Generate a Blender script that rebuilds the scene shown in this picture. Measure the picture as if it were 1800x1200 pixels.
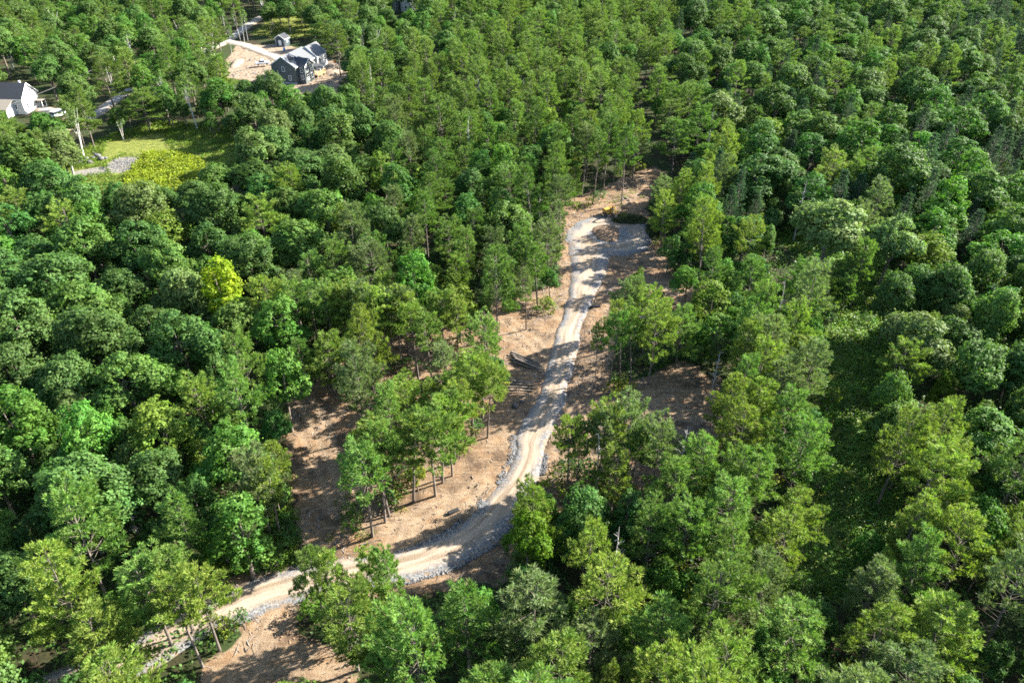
import bpy, math, random
import numpy as np
from mathutils import Vector, Matrix

# ------------------------------------------------------------------ camera, sky, sun, exposure
for o in list(bpy.data.objects):
    bpy.data.objects.remove(o)
SC = bpy.context.scene
COL = SC.collection
F, TH, H = 1360.0, math.radians(34.9), 80.0          # focal length in photo pixels, pitch below horizon, drone height (m)

cam_data = bpy.data.cameras.new('camera')
cam = bpy.data.objects.new('camera', cam_data)
COL.objects.link(cam)
cam_data.sensor_width = 36.0
cam_data.lens = 36.0 * F / 1800.0
cam_data.clip_start = 0.5
cam_data.clip_end = 6000.0
cam.location = (0, 0, H)
cam.rotation_euler = (math.pi / 2 - TH, 0, 0)
SC.camera = cam

SUN_AZ = math.radians(22.0)      # direction towards the sun, from +X towards +Y
SUN_EL = math.radians(31.0)
world = bpy.data.worlds.new('World')
SC.world = world
world.use_nodes = True
wn = world.node_tree
sky = wn.nodes.new('ShaderNodeTexSky')
sky.sky_type = 'NISHITA'
sky.sun_disc = False
sky.sun_elevation = SUN_EL
sky.sun_rotation = math.pi / 2 - SUN_AZ
sky.air_density = 1.0
sky.dust_density = 0.8
bg = wn.nodes['Background']
bg.inputs['Strength'].default_value = 0.09
wn.links.new(sky.outputs['Color'], bg.inputs['Color'])

sun_data = bpy.data.lights.new('sun', 'SUN')
sun_data.energy = 5.0
sun_data.angle = math.radians(0.53)
sun_data.color = (1.0, 0.94, 0.84)
sun = bpy.data.objects.new('sun', sun_data)
COL.objects.link(sun)
sdir = Vector((math.cos(SUN_AZ) * math.cos(SUN_EL), math.sin(SUN_AZ) * math.cos(SUN_EL), math.sin(SUN_EL)))
sun.rotation_euler = sdir.to_track_quat('Z', 'Y').to_euler()
sun.location = (150, 100, 200)

SC.view_settings.view_transform = 'Standard'
SC.view_settings.look = 'None'
SC.view_settings.gamma = 1.0
SC.view_settings.exposure = 2.25
SC.render.engine = 'CYCLES'
SC.cycles.max_bounces = 6
SC.cycles.diffuse_bounces = 4
SC.cycles.glossy_bounces = 2
SC.cycles.transmission_bounces = 3
SC.cycles.volume_bounces = 0
SC.cycles.use_denoising = False
SC.cycles.filter_width = 1.7
SC.cycles.sample_clamp_indirect = 6.0

# ------------------------------------------------------------------ helpers
rng = np.random.default_rng(11)
random.seed(5)
CT, ST = math.cos(TH), math.sin(TH)

def vnoise(x, y, seed=0):
    x = np.asarray(x, float); y = np.asarray(y, float)
    xi = np.floor(x).astype(np.int64); yi = np.floor(y).astype(np.int64)
    fx = x - xi; fy = y - yi
    fx = fx * fx * (3 - 2 * fx); fy = fy * fy * (3 - 2 * fy)
    def hsh(a, b):
        n = (a * 374761393 + b * 668265263 + seed * 974634777) & 0x7fffffff
        n = ((n ^ (n >> 13)) * 1274126177) & 0x7fffffff
        return ((n ^ (n >> 16)) & 0xffff) / 65535.0
    a = hsh(xi, yi); b = hsh(xi + 1, yi); c = hsh(xi, yi + 1); d = hsh(xi + 1, yi + 1)
    return (a + (b - a) * fx) * (1 - fy) + (c + (d - c) * fx) * fy

def fbm(x, y, seed=0, oct=4):
    s = 0; a = 0.5; t = 0
    for i in range(oct):
        s = s + a * vnoise(x, y, seed + i * 17); t += a
        x = np.asarray(x) * 2.03 + 3.1; y = np.asarray(y) * 2.03 + 1.7; a *= 0.5
    return s / t

def terrain(x, y):
    return 1.1 * (fbm(np.asarray(x) / 46.0, np.asarray(y) / 46.0, 3, 2) - 0.5)

def ray(u, v):
    x = (u - 900.0) / F; y = -(v - 600.0) / F
    return np.array([x, CT + y * ST, -ST + y * CT])

def at(u, v, h=0.0):
    """photo pixel -> point where that line of sight meets the ground (raised by h)"""
    d = ray(u, v); z = h
    for _ in range(8):
        t = (z - H) / d[2]
        z = float(terrain(d[0] * t, d[1] * t)) + h
    t = (z - H) / d[2]
    return np.array([d[0] * t, d[1] * t, z])

def proj(x, y, z):
    X = np.asarray(x, float); dy = np.asarray(y, float); dz = np.asarray(z, float) - H
    depth = dy * CT - dz * ST
    up = dy * ST + dz * CT
    depth = np.maximum(depth, 0.1)
    return 900 + F * X / depth, 600 - F * up / depth

def inpoly(poly, x, y):
    x = np.asarray(x, float); y = np.asarray(y, float)
    r = np.zeros(np.broadcast(x, y).shape, bool)
    n = len(poly); j = n - 1
    for i in range(n):
        xi, yi = poly[i]; xj, yj = poly[j]
        if yi != yj:
            c = ((yi > y) != (yj > y)) & (x < (xj - xi) * (y - yi) / (yj - yi) + xi)
            r ^= c
        j = i
    return r

def tag(o, label=None, cat=None, group=None, kind=None):
    if label: o['label'] = label
    if cat: o['category'] = cat
    if group: o['group'] = group
    if kind: o['kind'] = kind
    return o

def np_mesh(name, V, tris=None, quads=None, mats=(), matidx=None, smooth=False, fattr=None):
    V = np.asarray(V, np.float32).reshape(-1, 3)
    me = bpy.data.meshes.new(name)
    tris = np.zeros((0, 3), np.int32) if tris is None else np.asarray(tris, np.int32).reshape(-1, 3)
    quads = np.zeros((0, 4), np.int32) if quads is None else np.asarray(quads, np.int32).reshape(-1, 4)
    nt, nq = len(tris), len(quads)
    me.vertices.add(len(V)); me.vertices.foreach_set('co', V.ravel())
    me.loops.add(nt * 3 + nq * 4)
    me.loops.foreach_set('vertex_index', np.concatenate([tris.ravel(), quads.ravel()]).astype(np.int32))
    me.polygons.add(nt + nq)
    st = np.concatenate([np.arange(nt) * 3, nt * 3 + np.arange(nq) * 4]).astype(np.int32)
    me.polygons.foreach_set('loop_start', st)
    for m in mats: me.materials.append(m)
    if matidx is not None:
        me.polygons.foreach_set('material_index', np.asarray(matidx, np.int32))
    if smooth:
        me.polygons.foreach_set('use_smooth', np.ones(nt + nq, bool))
    if fattr:
        for k, a in fattr.items():
            at_ = me.attributes.new(k, 'FLOAT', 'FACE')
            at_.data.foreach_set('value', np.asarray(a, np.float32))
    me.update(calc_edges=True)
    return me

def link(name, me, parent=None, loc=None):
    o = bpy.data.objects.new(name, me)
    COL.objects.link(o)
    if parent is not None: o.parent = parent
    if loc is not None: o.location = loc
    return o

def empty(name, loc=(0, 0, 0), rz=0.0):
    o = bpy.data.objects.new(name, None)
    o.empty_display_size = 0.5
    COL.objects.link(o)
    o.location = loc
    o.rotation_euler = (0, 0, rz)
    return o

class MB:
    """collects polygons, boxes, tubes; builds ONE mesh object"""
    def __init__(s):
        s.v = []; s.f = []
    def add(s, vs, fs):
        b = len(s.v); s.v += [tuple(map(float, p)) for p in vs]; s.f += [tuple(b + i for i in f) for f in fs]
        return s
    def box(s, c, d, rz=0, rx=0, ry=0, taper=1.0):
        R = Matrix.Rotation(rz, 3, 'Z') @ Matrix.Rotation(ry, 3, 'Y') @ Matrix.Rotation(rx, 3, 'X')
        vs = []
        for sz in (-1, 1):
            k = taper if sz > 0 else 1.0
            for sx, sy in ((-1, -1), (1, -1), (1, 1), (-1, 1)):
                vs.append(Vector(c) + R @ Vector((sx * d[0] / 2 * k, sy * d[1] / 2 * k, sz * d[2] / 2)))
        return s.add(vs, [(3, 2, 1, 0), (4, 5, 6, 7), (0, 1, 5, 4), (1, 2, 6, 5), (2, 3, 7, 6), (3, 0, 4, 7)])
    def prism(s, prof, y0, y1, axis='y'):
        n = len(prof); vs = []
        for y in (y0, y1):
            for a, b in prof:
                vs.append((a, y, b) if axis == 'y' else (y, a, b))
        fs = [tuple(range(n))[::-1], tuple(range(n, 2 * n))]
        for i in range(n):
            j = (i + 1) % n; fs.append((i, j, n + j, n + i))
        return s.add(vs, fs)
    def tube(s, pts, rad, n=8, cap=True):
        pts = [Vector(p) for p in pts]; k = len(pts)
        if not hasattr(rad, '__len__'): rad = [rad] * k
        vs = []; ref = None
        for i, p in enumerate(pts):
            d = (pts[min(i + 1, k - 1)] - pts[max(i - 1, 0)]).normalized()
            if ref is None: ref = d.orthogonal().normalized()
            a = (ref - d * ref.dot(d)).normalized(); ref = a; b = d.cross(a)
            for q in range(n):
                t = 2 * math.pi * q / n
                vs.append(p + (a * math.cos(t) + b * math.sin(t)) * rad[i])
        fs = []
        for i in range(k - 1):
            for q in range(n):
                r = (q + 1) % n
                fs.append((i * n + q, i * n + r, (i + 1) * n + r, (i + 1) * n + q))
        if cap:
            fs.append(tuple(range(n))[::-1]); fs.append(tuple(range((k - 1) * n, k * n)))
        return s.add(vs, fs)
    def build(s, name, mat, parent=None, loc=None, smooth=False, bevel=0):
        me = bpy.data.meshes.new(name)
        me.from_pydata(s.v, [], s.f)
        for m in (mat if isinstance(mat, (list, tuple)) else [mat]): me.materials.append(m)
        if smooth: me.polygons.foreach_set('use_smooth', np.ones(len(me.polygons), bool))
        me.update()
        o = link(name, me, parent, loc)
        if bevel:
            m = o.modifiers.new('bevel', 'BEVEL'); m.width = bevel; m.segments = 2; m.limit_method = 'ANGLE'
        return o

# ------------------------------------------------------------------ materials
def newmat(name):
    m = bpy.data.materials.new(name); m.use_nodes = True
    nt = m.node_tree; nt.nodes.clear()
    out = nt.nodes.new('ShaderNodeOutputMaterial')
    return m, nt, out

def N(nt, t, **kw):
    n = nt.nodes.new(t)
    for k, v in kw.items(): setattr(n, k, v)
    return n

def mixrgb(nt, fac, a, b, mode='MIX'):
    n = N(nt, 'ShaderNodeMix', data_type='RGBA', blend_type=mode, clamp_factor=True)
    for sock, val in ((n.inputs[0], fac), (n.inputs[6], a), (n.inputs[7], b)):
        if hasattr(val, 'links'): nt.links.new(val, sock)
        elif isinstance(val, (int, float)): sock.default_value = val if sock.type == 'VALUE' else (val, val, val, 1)
        else: sock.default_value = (*val, 1)
    return n.outputs[2]

def math_n(nt, op, a, b=None, clamp=False):
    n = N(nt, 'ShaderNodeMath', operation=op, use_clamp=clamp)
    for s, v in ((n.inputs[0], a), (n.inputs[1], b)):
        if v is None: continue
        if hasattr(v, 'links'): nt.links.new(v, s)
        else: s.default_value = v
    return n.outputs[0]

def ramp(nt, fac, stops):
    n = N(nt, 'ShaderNodeValToRGB')
    els = n.color_ramp.elements
    while len(els) < len(stops): els.new(0.5)
    for e, (p, c) in zip(els, stops):
        e.position = p; e.color = (*c, 1) if hasattr(c, '__len__') else (c, c, c, 1)
    nt.links.new(fac, n.inputs[0])
    return n.outputs[0]

def noise(nt, scale, detail=4, rough=0.55, vec=None, dim='3D'):
    n = N(nt, 'ShaderNodeTexNoise', noise_dimensions=dim)
    n.inputs['Scale'].default_value = scale; n.inputs['Detail'].default_value = detail; n.inputs['Roughness'].default_value = rough
    if vec is not None: nt.links.new(vec, n.inputs['Vector'])
    return n.outputs['Fac']

def mat_foliage(name, trans=0.35, rough=0.5, spec=0.35, ttint=(1.05, 1.2, 0.6)):
    m, nt, out = newmat(name)
    oi = N(nt, 'ShaderNodeObjectInfo')
    av = N(nt, 'ShaderNodeAttribute', attribute_name='vary')
    hs = N(nt, 'ShaderNodeHueSaturation')
    nt.links.new(oi.outputs['Color'], hs.inputs['Color'])
    # per tree and per leaf variation
    ah = N(nt, 'ShaderNodeAttribute', attribute_name='hue')
    hv = math_n(nt, 'MULTIPLY_ADD', oi.outputs['Random'], 0.022); hv.node.inputs[2].default_value = 0.489
    hw = math_n(nt, 'MULTIPLY_ADD', ah.outputs['Fac'], 0.034); hw.node.inputs[2].default_value = -0.017
    hv = math_n(nt, 'ADD', hv, hw)
    nt.links.new(hv, hs.inputs['Hue'])
    v1 = math_n(nt, 'MULTIPLY_ADD', av.outputs['Fac'], 0.75); v1.node.inputs[2].default_value = 0.62
    r2 = math_n(nt, 'FRACT', math_n(nt, 'MULTIPLY', oi.outputs['Random'], 7.31))
    v2 = math_n(nt, 'MULTIPLY_ADD', r2, 0.36); v2.node.inputs[2].default_value = 0.82
    nt.links.new(math_n(nt, 'MULTIPLY', v1, v2), hs.inputs['Value'])
    pb = N(nt, 'ShaderNodeBsdfPrincipled')
    pb.inputs['Roughness'].default_value = rough
    pb.inputs['Specular IOR Level'].default_value = spec
    nt.links.new(hs.outputs['Color'], pb.inputs['Base Color'])
    tr = N(nt, 'ShaderNodeBsdfTranslucent')
    nt.links.new(mixrgb(nt, 1.0, hs.outputs['Color'], ttint, 'MULTIPLY'), tr.inputs['Color'])
    mx = N(nt, 'ShaderNodeMixShader'); mx.inputs[0].default_value = trans
    nt.links.new(pb.outputs[0], mx.inputs[1]); nt.links.new(tr.outputs[0], mx.inputs[2])
    nt.links.new(mx.outputs[0], out.inputs[0])
    return m

def mat_noise(name, c1, c2, scale=4.0, rough=0.85, bump=0.0, bscale=20.0, spec=0.3, metal=0.0, coord='Object', detail=5):
    m, nt, out = newmat(name)
    tc = N(nt, 'ShaderNodeTexCoord')
    f = noise(nt, scale, detail, 0.6, tc.outputs[coord])
    c = ramp(nt, f, [(0.3, c1), (0.7, c2)])
    pb = N(nt, 'ShaderNodeBsdfPrincipled')
    pb.inputs['Roughness'].default_value = rough
    pb.inputs['Specular IOR Level'].default_value = spec
    pb.inputs['Metallic'].default_value = metal
    nt.links.new(c, pb.inputs['Base Color'])
    if bump:
        b = N(nt, 'ShaderNodeBump'); b.inputs['Strength'].default_value = bump; b.inputs['Distance'].default_value = 0.05
        nt.links.new(noise(nt, bscale, 4, 0.6, tc.outputs[coord]), b.inputs['Height'])
        nt.links.new(b.outputs[0], pb.inputs['Normal'])
    nt.links.new(pb.outputs[0], out.inputs[0])
    return m

M_LEAF = mat_foliage('broad_leaf', 0.38, 0.6, 0.18)
M_NEEDLE = mat_foliage('pine_needle', 0.38, 0.6, 0.18, (1.0, 1.2, 0.5))
M_WEED = mat_foliage('weed_leaf', 0.40, 0.55, 0.3)
M_BARK = mat_noise('bark', (0.085, 0.068, 0.055), (0.22, 0.185, 0.155), 3.0, 0.9, 0.5, 12)
M_BIRCH = mat_noise('birch_bark', (0.30, 0.28, 0.25), (0.72, 0.70, 0.66), 2.2, 0.7, 0.2, 10)
M_DEADWOOD = mat_noise('dead_wood', (0.22, 0.20, 0.18), (0.45, 0.42, 0.39), 3.0, 0.9, 0.3, 14)
M_STONE = mat_noise('crushed_stone', (0.05, 0.05, 0.05), (0.17, 0.165, 0.16), 1.7, 0.9, 0.4, 14, coord='Object')
M_LOGBARK = mat_noise('log_bark', (0.07, 0.058, 0.048), (0.25, 0.215, 0.18), 5.0, 0.95, 0.6, 16)
M_CUT = mat_noise('cut_wood', (0.42, 0.30, 0.18), (0.60, 0.46, 0.29), 9.0, 0.85)

# ------------------------------------------------------------------ photo outlines of the ground areas (turned into ground points)
def W(poly): return [tuple(at(u, v)[:2]) for u, v in poly]

DIRT_PX = [[(985, 350), (1060, 330), (1150, 290), (1172, 305), (1135, 372), (1170, 400), (1180, 470), (1240, 508), (1230, 552), (1150, 560),
            (1080, 600), (1070, 680), (1150, 658), (1200, 632), (1285, 680), (1305, 750), (1250, 810), (1200, 860), (1100, 900), (1000, 890),
            (930, 930), (905, 1020), (740, 1045), (600, 1048), (540, 1075), (520, 1108), (620, 1140), (630, 1240), (320, 1240), (372, 1160),
            (430, 1118), (380, 1060), (220, 1040), (215, 1000), (340, 1025), (520, 992), (580, 975), (560, 966), (524, 962), (505, 780),
            (510, 672), (600, 640), (640, 590), (760, 580), (860, 535), (985, 500), (985, 420)],
           [(385, 135), (415, 80), (490, 78), (560, 92), (612, 125), (585, 168), (520, 175), (440, 142)],
           [(962, 262), (1000, 285), (1002, 345), (980, 352)]]
GRASS_PX = [[(95, 335), (95, 292), (185, 240), (275, 212), (450, 226), (455, 290), (365, 332), (230, 345)],
            [(1330, 408), (1460, 408), (1560, 465), (1565, 540), (1560, 640), (1530, 760), (1590, 860), (1565, 950), (1500, 1050), (1375, 1085),
             (1375, 1030), (1440, 950), (1435, 560), (1480, 540), (1440, 460)],
            [(205, 160), (260, 125), (310, 118), (300, 150), (215, 185)], [(440, 60), (480, 30), (600, 25), (600, 60), (500, 70)],
            [(500, 860), (528, 962), (590, 975), (520, 995), (370, 1020), (390, 975), (470, 955), (480, 880)]]
GRAVEL_PX = [[(190, 286), (215, 275), (252, 278), (232, 302), (195, 306)], [(118, 302), (185, 292), (187, 304), (130, 311)]]
DIRT_W = [W(p) for p in DIRT_PX]; GRASS_W = [W(p) for p in GRASS_PX]; GRAVEL_W = [W(p) for p in GRAVEL_PX]

ROAD_PX = [((997, 425), (1080, 440)), ((1002, 470), (1066, 478)), ((1000, 505), (1052, 510)), ((992, 540), (1036, 545)), ((980, 575), (1022, 578)),
           ((972, 605), (1020, 605)), ((960, 640), (1012, 640)), ((950, 680), (1000, 682)), ((930, 720), (990, 725)), ((906, 765), (964, 775)),
           ((903, 800), (956, 812)), ((880, 845), (946, 846)), ((845, 885), (922, 882)), ((800, 925), (897, 927)), ((715, 965), (850, 970)),
           ((640, 975), (770, 1008)), ((560, 985), (690, 1027)), ((510, 998), (605, 1037)), ((450, 1015), (545, 1056)), ((400, 1035), (498, 1068)),
           ((340, 1065), (412, 1097)), ((270, 1100), (340, 1132)), ((200, 1135), (270, 1178)), ((120, 1165), (190, 1212)), ((40, 1200), (100, 1255)),
           ((-60, 1240), (0, 1300))]

def spline(P, n):
    P = np.asarray(P, float); k = len(P)
    t = np.linspace(0, k - 1, n); i = np.minimum(t.astype(int), k - 2); f = (t - i)[:, None]
    p0 = P[np.maximum(i - 1, 0)]; p1 = P[i]; p2 = P[i + 1]; p3 = P[np.minimum(i + 2, k - 1)]
    return 0.5 * ((2 * p1) + (-p0 + p2) * f + (2 * p0 - 5 * p1 + 4 * p2 - p3) * f ** 2 + (-p0 + 3 * p1 - 3 * p2 + p3) * f ** 3)

RL = spline([at(*a)[:2] for a, b in ROAD_PX], 260)
RR = spline([at(*b)[:2] for a, b in ROAD_PX], 260)
ROAD_W = [tuple(p) for p in RL[::3]] + [tuple(p) for p in RR[::-3]]
CIRC = at(1073, 413)[:2]; CIRC_R = 10.2

# tyre tracks and grading scrapes on the bare dirt (photo polylines)
TRACKS_PX = [[(690, 960), (712, 915), (760, 895), (815, 880), (850, 845)], [(705, 965), (728, 925), (775, 905), (830, 890)],
             [(715, 935), (735, 905), (790, 880)], [(900, 770), (940, 745), (1000, 735), (1060, 740)], [(990, 800), (985, 770), (1010, 755), (1090, 770)],
             [(880, 590), (920, 600), (960, 640)], [(890, 560), (930, 590), (965, 625)], [(440, 1180), (470, 1120), (500, 1070)], [(420, 1190), (450, 1125), (480, 1065)],
             [(380, 1190), (470, 1165), (600, 1160)], [(520, 720), (560, 800), (600, 900)], [(545, 710), (580, 790), (625, 890)],
             [(1130, 700), (1180, 690), (1250, 700)], [(1080, 720), (1150, 715), (1260, 735)], [(1130, 520), (1160, 500), (1200, 510)]]
TRACKS_W = [spline([at(*p)[:2] for p in t], 40) for t in TRACKS_PX]

def softmask(polys, X, Y, rad=1.0):
    out = np.zeros(X.shape)
    offs = [(0, 0)] + [(math.cos(a) * rad * r, math.sin(a) * rad * r) for r in (0.5, 1.0) for a in np.arange(6) * math.pi / 3 + r]
    jx = (fbm(X * 0.6, Y * 0.6, 40, 3) - 0.5) * 3.0; jy = (fbm(X * 0.6, Y * 0.6, 51, 3) - 0.5) * 3.0
    for ox, oy in offs:
        m = np.zeros(X.shape, bool)
        for p in polys: m |= inpoly(p, X + ox + jx, Y + oy + jy)
        out += m
    return out / len(offs)

# ------------------------------------------------------------------ ground sheet
def lines(segs):
    out = []
    for a, b, d in segs: out.append(np.arange(a, b, d))
    return np.unique(np.concatenate(out + [[segs[-1][1]]]))

gx = lines([(-3000, -400, 400), (-400, -200, 20), (-200, -160, 5), (-160, -70, 1.8), (-70, 62, 0.55), (62, 130, 2.0), (130, 400, 20), (400, 3000, 400)])
gy = lines([(-600, 0, 100), (0, 36, 6), (36, 190, 0.6), (190, 330, 1.8), (330, 430, 3), (430, 500, 10), (500, 4000, 300)])
GX, GY = np.meshgrid(gx, gy)
dirt = softmask(DIRT_W, GX, GY, 1.0)
grass = softmask(GRASS_W, GX, GY, 1.6)
gravel = softmask(GRAVEL_W, GX, GY, 2.2)
roadm = np.zeros(GX.shape)
for ox, oy in ((0, 0), (0.5, 0), (-0.5, 0), (0, 0.5), (0, -0.5)):
    roadm += inpoly(ROAD_W, GX + ox, GY + oy)
roadm /= 5
circm = np.clip((CIRC_R - np.hypot(GX - CIRC[0], GY - CIRC[1])) / 1.0, 0, 1)
hard = np.maximum(roadm, circm)
track = np.zeros(GX.shape)
for T in TRACKS_W:
    sel = (GX > T[:, 0].min() - 3) & (GX < T[:, 0].max() + 3) & (GY > T[:, 1].min() - 3) & (GY < T[:, 1].max() + 3)
    idx = np.nonzero(sel)
    if not len(idx[0]): continue
    d = np.min(np.hypot(GX[idx][:, None] - T[None, :, 0], GY[idx][:, None] - T[None, :, 1]), axis=1)
    track[idx] = np.maximum(track[idx], np.exp(-((np.abs(d - 0.9)) / 0.38) ** 2))
GZ = terrain(GX, GY)
rough = dirt * (1 - hard)
GZ = GZ + rough * (0.55 * (fbm(GX * 0.45, GY * 0.45, 60, 4) - 0.5) + 0.16 * (fbm(GX * 1.6, GY * 1.6, 70, 2) - 0.5) - 0.16 * track)
GZ = GZ + (1 - dirt) * (1 - hard) * 0.45 * (fbm(GX * 0.35, GY * 0.35, 80, 3) - 0.5) * (np.abs(GX) < 300) * (GY < 190)
GZ = GZ - 0.25 * hard
ny, nx = GX.shape
gi = np.arange(ny * nx).reshape(ny, nx)
gq = np.stack([gi[:-1, :-1], gi[:-1, 1:], gi[1:, 1:], gi[1:, :-1]], -1).reshape(-1, 4)

def ground_z(x, y):
    """height of the ground sheet at a point (nearest grid cell, bilinear)"""
    x = np.asarray(x, float); y = np.asarray(y, float)
    i = np.clip(np.searchsorted(gx, x) - 1, 0, nx - 2); j = np.clip(np.searchsorted(gy, y) - 1, 0, ny - 2)
    fx = (x - gx[i]) / (gx[i + 1] - gx[i]); fy = (y - gy[j]) / (gy[j + 1] - gy[j])
    return (GZ[j, i] * (1 - fx) + GZ[j, i + 1] * fx) * (1 - fy) + (GZ[j + 1, i] * (1 - fx) + GZ[j + 1, i + 1] * fx) * fy

def mat_ground():
    m, nt, out = newmat('ground_soil')
    tc = N(nt, 'ShaderNodeTexCoord')
    P = tc.outputs['Object']
    at_ = N(nt, 'ShaderNodeAttribute', attribute_name='mask')
    sp = N(nt, 'ShaderNodeSeparateColor'); nt.links.new(at_.outputs['Color'], sp.inputs[0])
    n_big = noise(nt, 0.12, 5, 0.6, P); n_mid = noise(nt, 0.9, 6, 0.65, P); n_fin = noise(nt, 5.0, 5, 0.7, P); n_chip = noise(nt, 2.6, 8, 0.8, P)
    litter = mixrgb(nt, ramp(nt, n_mid, [(0.35, 0), (0.65, 1)]), (0.028, 0.022, 0.013), (0.062, 0.044, 0.026))
    litter = mixrgb(nt, ramp(nt, n_big, [(0.36, 0), (0.56, 0.85)]), litter, (0.030, 0.052, 0.014))
    d1 = mixrgb(nt, ramp(nt, n_big, [(0.35, 0), (0.65, 1)]), (0.205, 0.130, 0.072), (0.240, 0.178, 0.115))
    n_pat = noise(nt, 0.28, 5, 0.65, P)
    for ang_, sc_ in ((0.55, (0.16, 2.4, 1)), (-0.75, (0.14, 2.0, 1))):      # grader and track scrapes
        mp = N(nt, 'ShaderNodeMapping'); mp.inputs['Rotation'].default_value = (0, 0, ang_); mp.inputs['Scale'].default_value = sc_
        nt.links.new(P, mp.inputs[0]); stn = noise(nt, 1.0, 4, 0.6, mp.outputs[0])
        d1 = mixrgb(nt, ramp(nt, stn, [(0.52, 0), (0.62, 0.6)]), d1, (0.30, 0.225, 0.155))
        d1 = mixrgb(nt, ramp(nt, stn, [(0.36, 0.55), (0.44, 0)]), d1, (0.13, 0.085, 0.055))
    d1 = mixrgb(nt, ramp(nt, n_pat, [(0.50, 0), (0.64, 0.65)]), d1, (0.25, 0.145, 0.070))
    d1 = mixrgb(nt, ramp(nt, n_pat, [(0.38, 0.85), (0.48, 0)]), d1, (0.085, 0.058, 0.038))
    d1 = mixrgb(nt, ramp(nt, n_mid, [(0.36, 0.7), (0.50, 0)]), d1, (0.145, 0.090, 0.054))
    d1 = mixrgb(nt, ramp(nt, n_chip, [(0.60, 0), (0.70, 0.6)]), d1, (0.32, 0.24, 0.165))
    d1 = mixrgb(nt, ramp(nt, n_fin, [(0.34, 0.55), (0.45, 0)]), d1, (0.075, 0.048, 0.030))
    ag = N(nt, 'ShaderNodeAttribute', attribute_name='mask2')
    sp2 = N(nt, 'ShaderNodeSeparateColor'); nt.links.new(ag.outputs['Color'], sp2.inputs[0])
    d1 = mixrgb(nt, math_n(nt, 'MULTIPLY', sp2.outputs[0], 0.55), d1, (0.33, 0.25, 0.17))
    d1 = mixrgb(nt, math_n(nt, 'MULTIPLY', sp2.outputs[1], ramp(nt, n_mid, [(0.40, 0.1), (0.58, 0.9)])), d1, (0.29, 0.24, 0.18))
    g1 = mixrgb(nt, ramp(nt, n_mid, [(0.35, 0), (0.65, 1)]), (0.075, 0.105, 0.020), (0.20, 0.215, 0.045))
    g1 = mixrgb(nt, ramp(nt, n_fin, [(0.55, 0), (0.7, 0.6)]), g1, (0.28, 0.25, 0.09))
    s1 = mixrgb(nt, ramp(nt, n_fin, [(0.35, 0), (0.6, 1)]), (0.10, 0.092, 0.08), (0.26, 0.245, 0.215))
    def edge(src, k=0.55):
        a = math_n(nt, 'MULTIPLY_ADD', n_chip, k); a.node.inputs[2].default_value = -k / 2
        return ramp(nt, math_n(nt, 'ADD', src, a), [(0.4, 0), (0.6, 1)])
    c = mixrgb(nt, edge(sp.outputs[1]), litter, g1)
    c = mixrgb(nt, edge(sp.outputs[0]), c, d1)
    c = mixrgb(nt, edge(sp.outputs[2]), c, s1)
    pb = N(nt, 'ShaderNodeBsdfPrincipled'); pb.inputs['Roughness'].default_value = 0.95; pb.inputs['Specular IOR Level'].default_value = 0.15
    nt.links.new(c, pb.inputs['Base Color'])
    b = N(nt, 'ShaderNodeBump'); b.inputs['Strength'].default_value = 1.0; b.inputs['Distance'].default_value = 0.26
    nt.links.new(math_n(nt, 'ADD', n_chip, math_n(nt, 'MULTIPLY', n_fin, 0.4)), b.inputs['Height'])
    nt.links.new(b.outputs[0], pb.inputs['Normal'])
    nt.links.new(pb.outputs[0], out.inputs[0])
    return m

gme = np_mesh('ground', np.stack([GX, GY, GZ], -1).reshape(-1, 3), quads=gq, mats=[mat_ground()], smooth=True)
ca = gme.attributes.new('mask', 'FLOAT_COLOR', 'POINT')
ca.data.foreach_set('color', np.stack([dirt, grass * (1 - dirt), gravel, np.ones_like(dirt)], -1).astype(np.float32).ravel())
ca = gme.attributes.new('mask2', 'FLOAT_COLOR', 'POINT')
ca.data.foreach_set('color', np.stack([track, softmask(DIRT_W[1:2], GX, GY, 1.0), hard, np.ones_like(dirt)], -1).astype(np.float32).ravel())
ground = tag(link('ground', gme), kind='structure')

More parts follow.
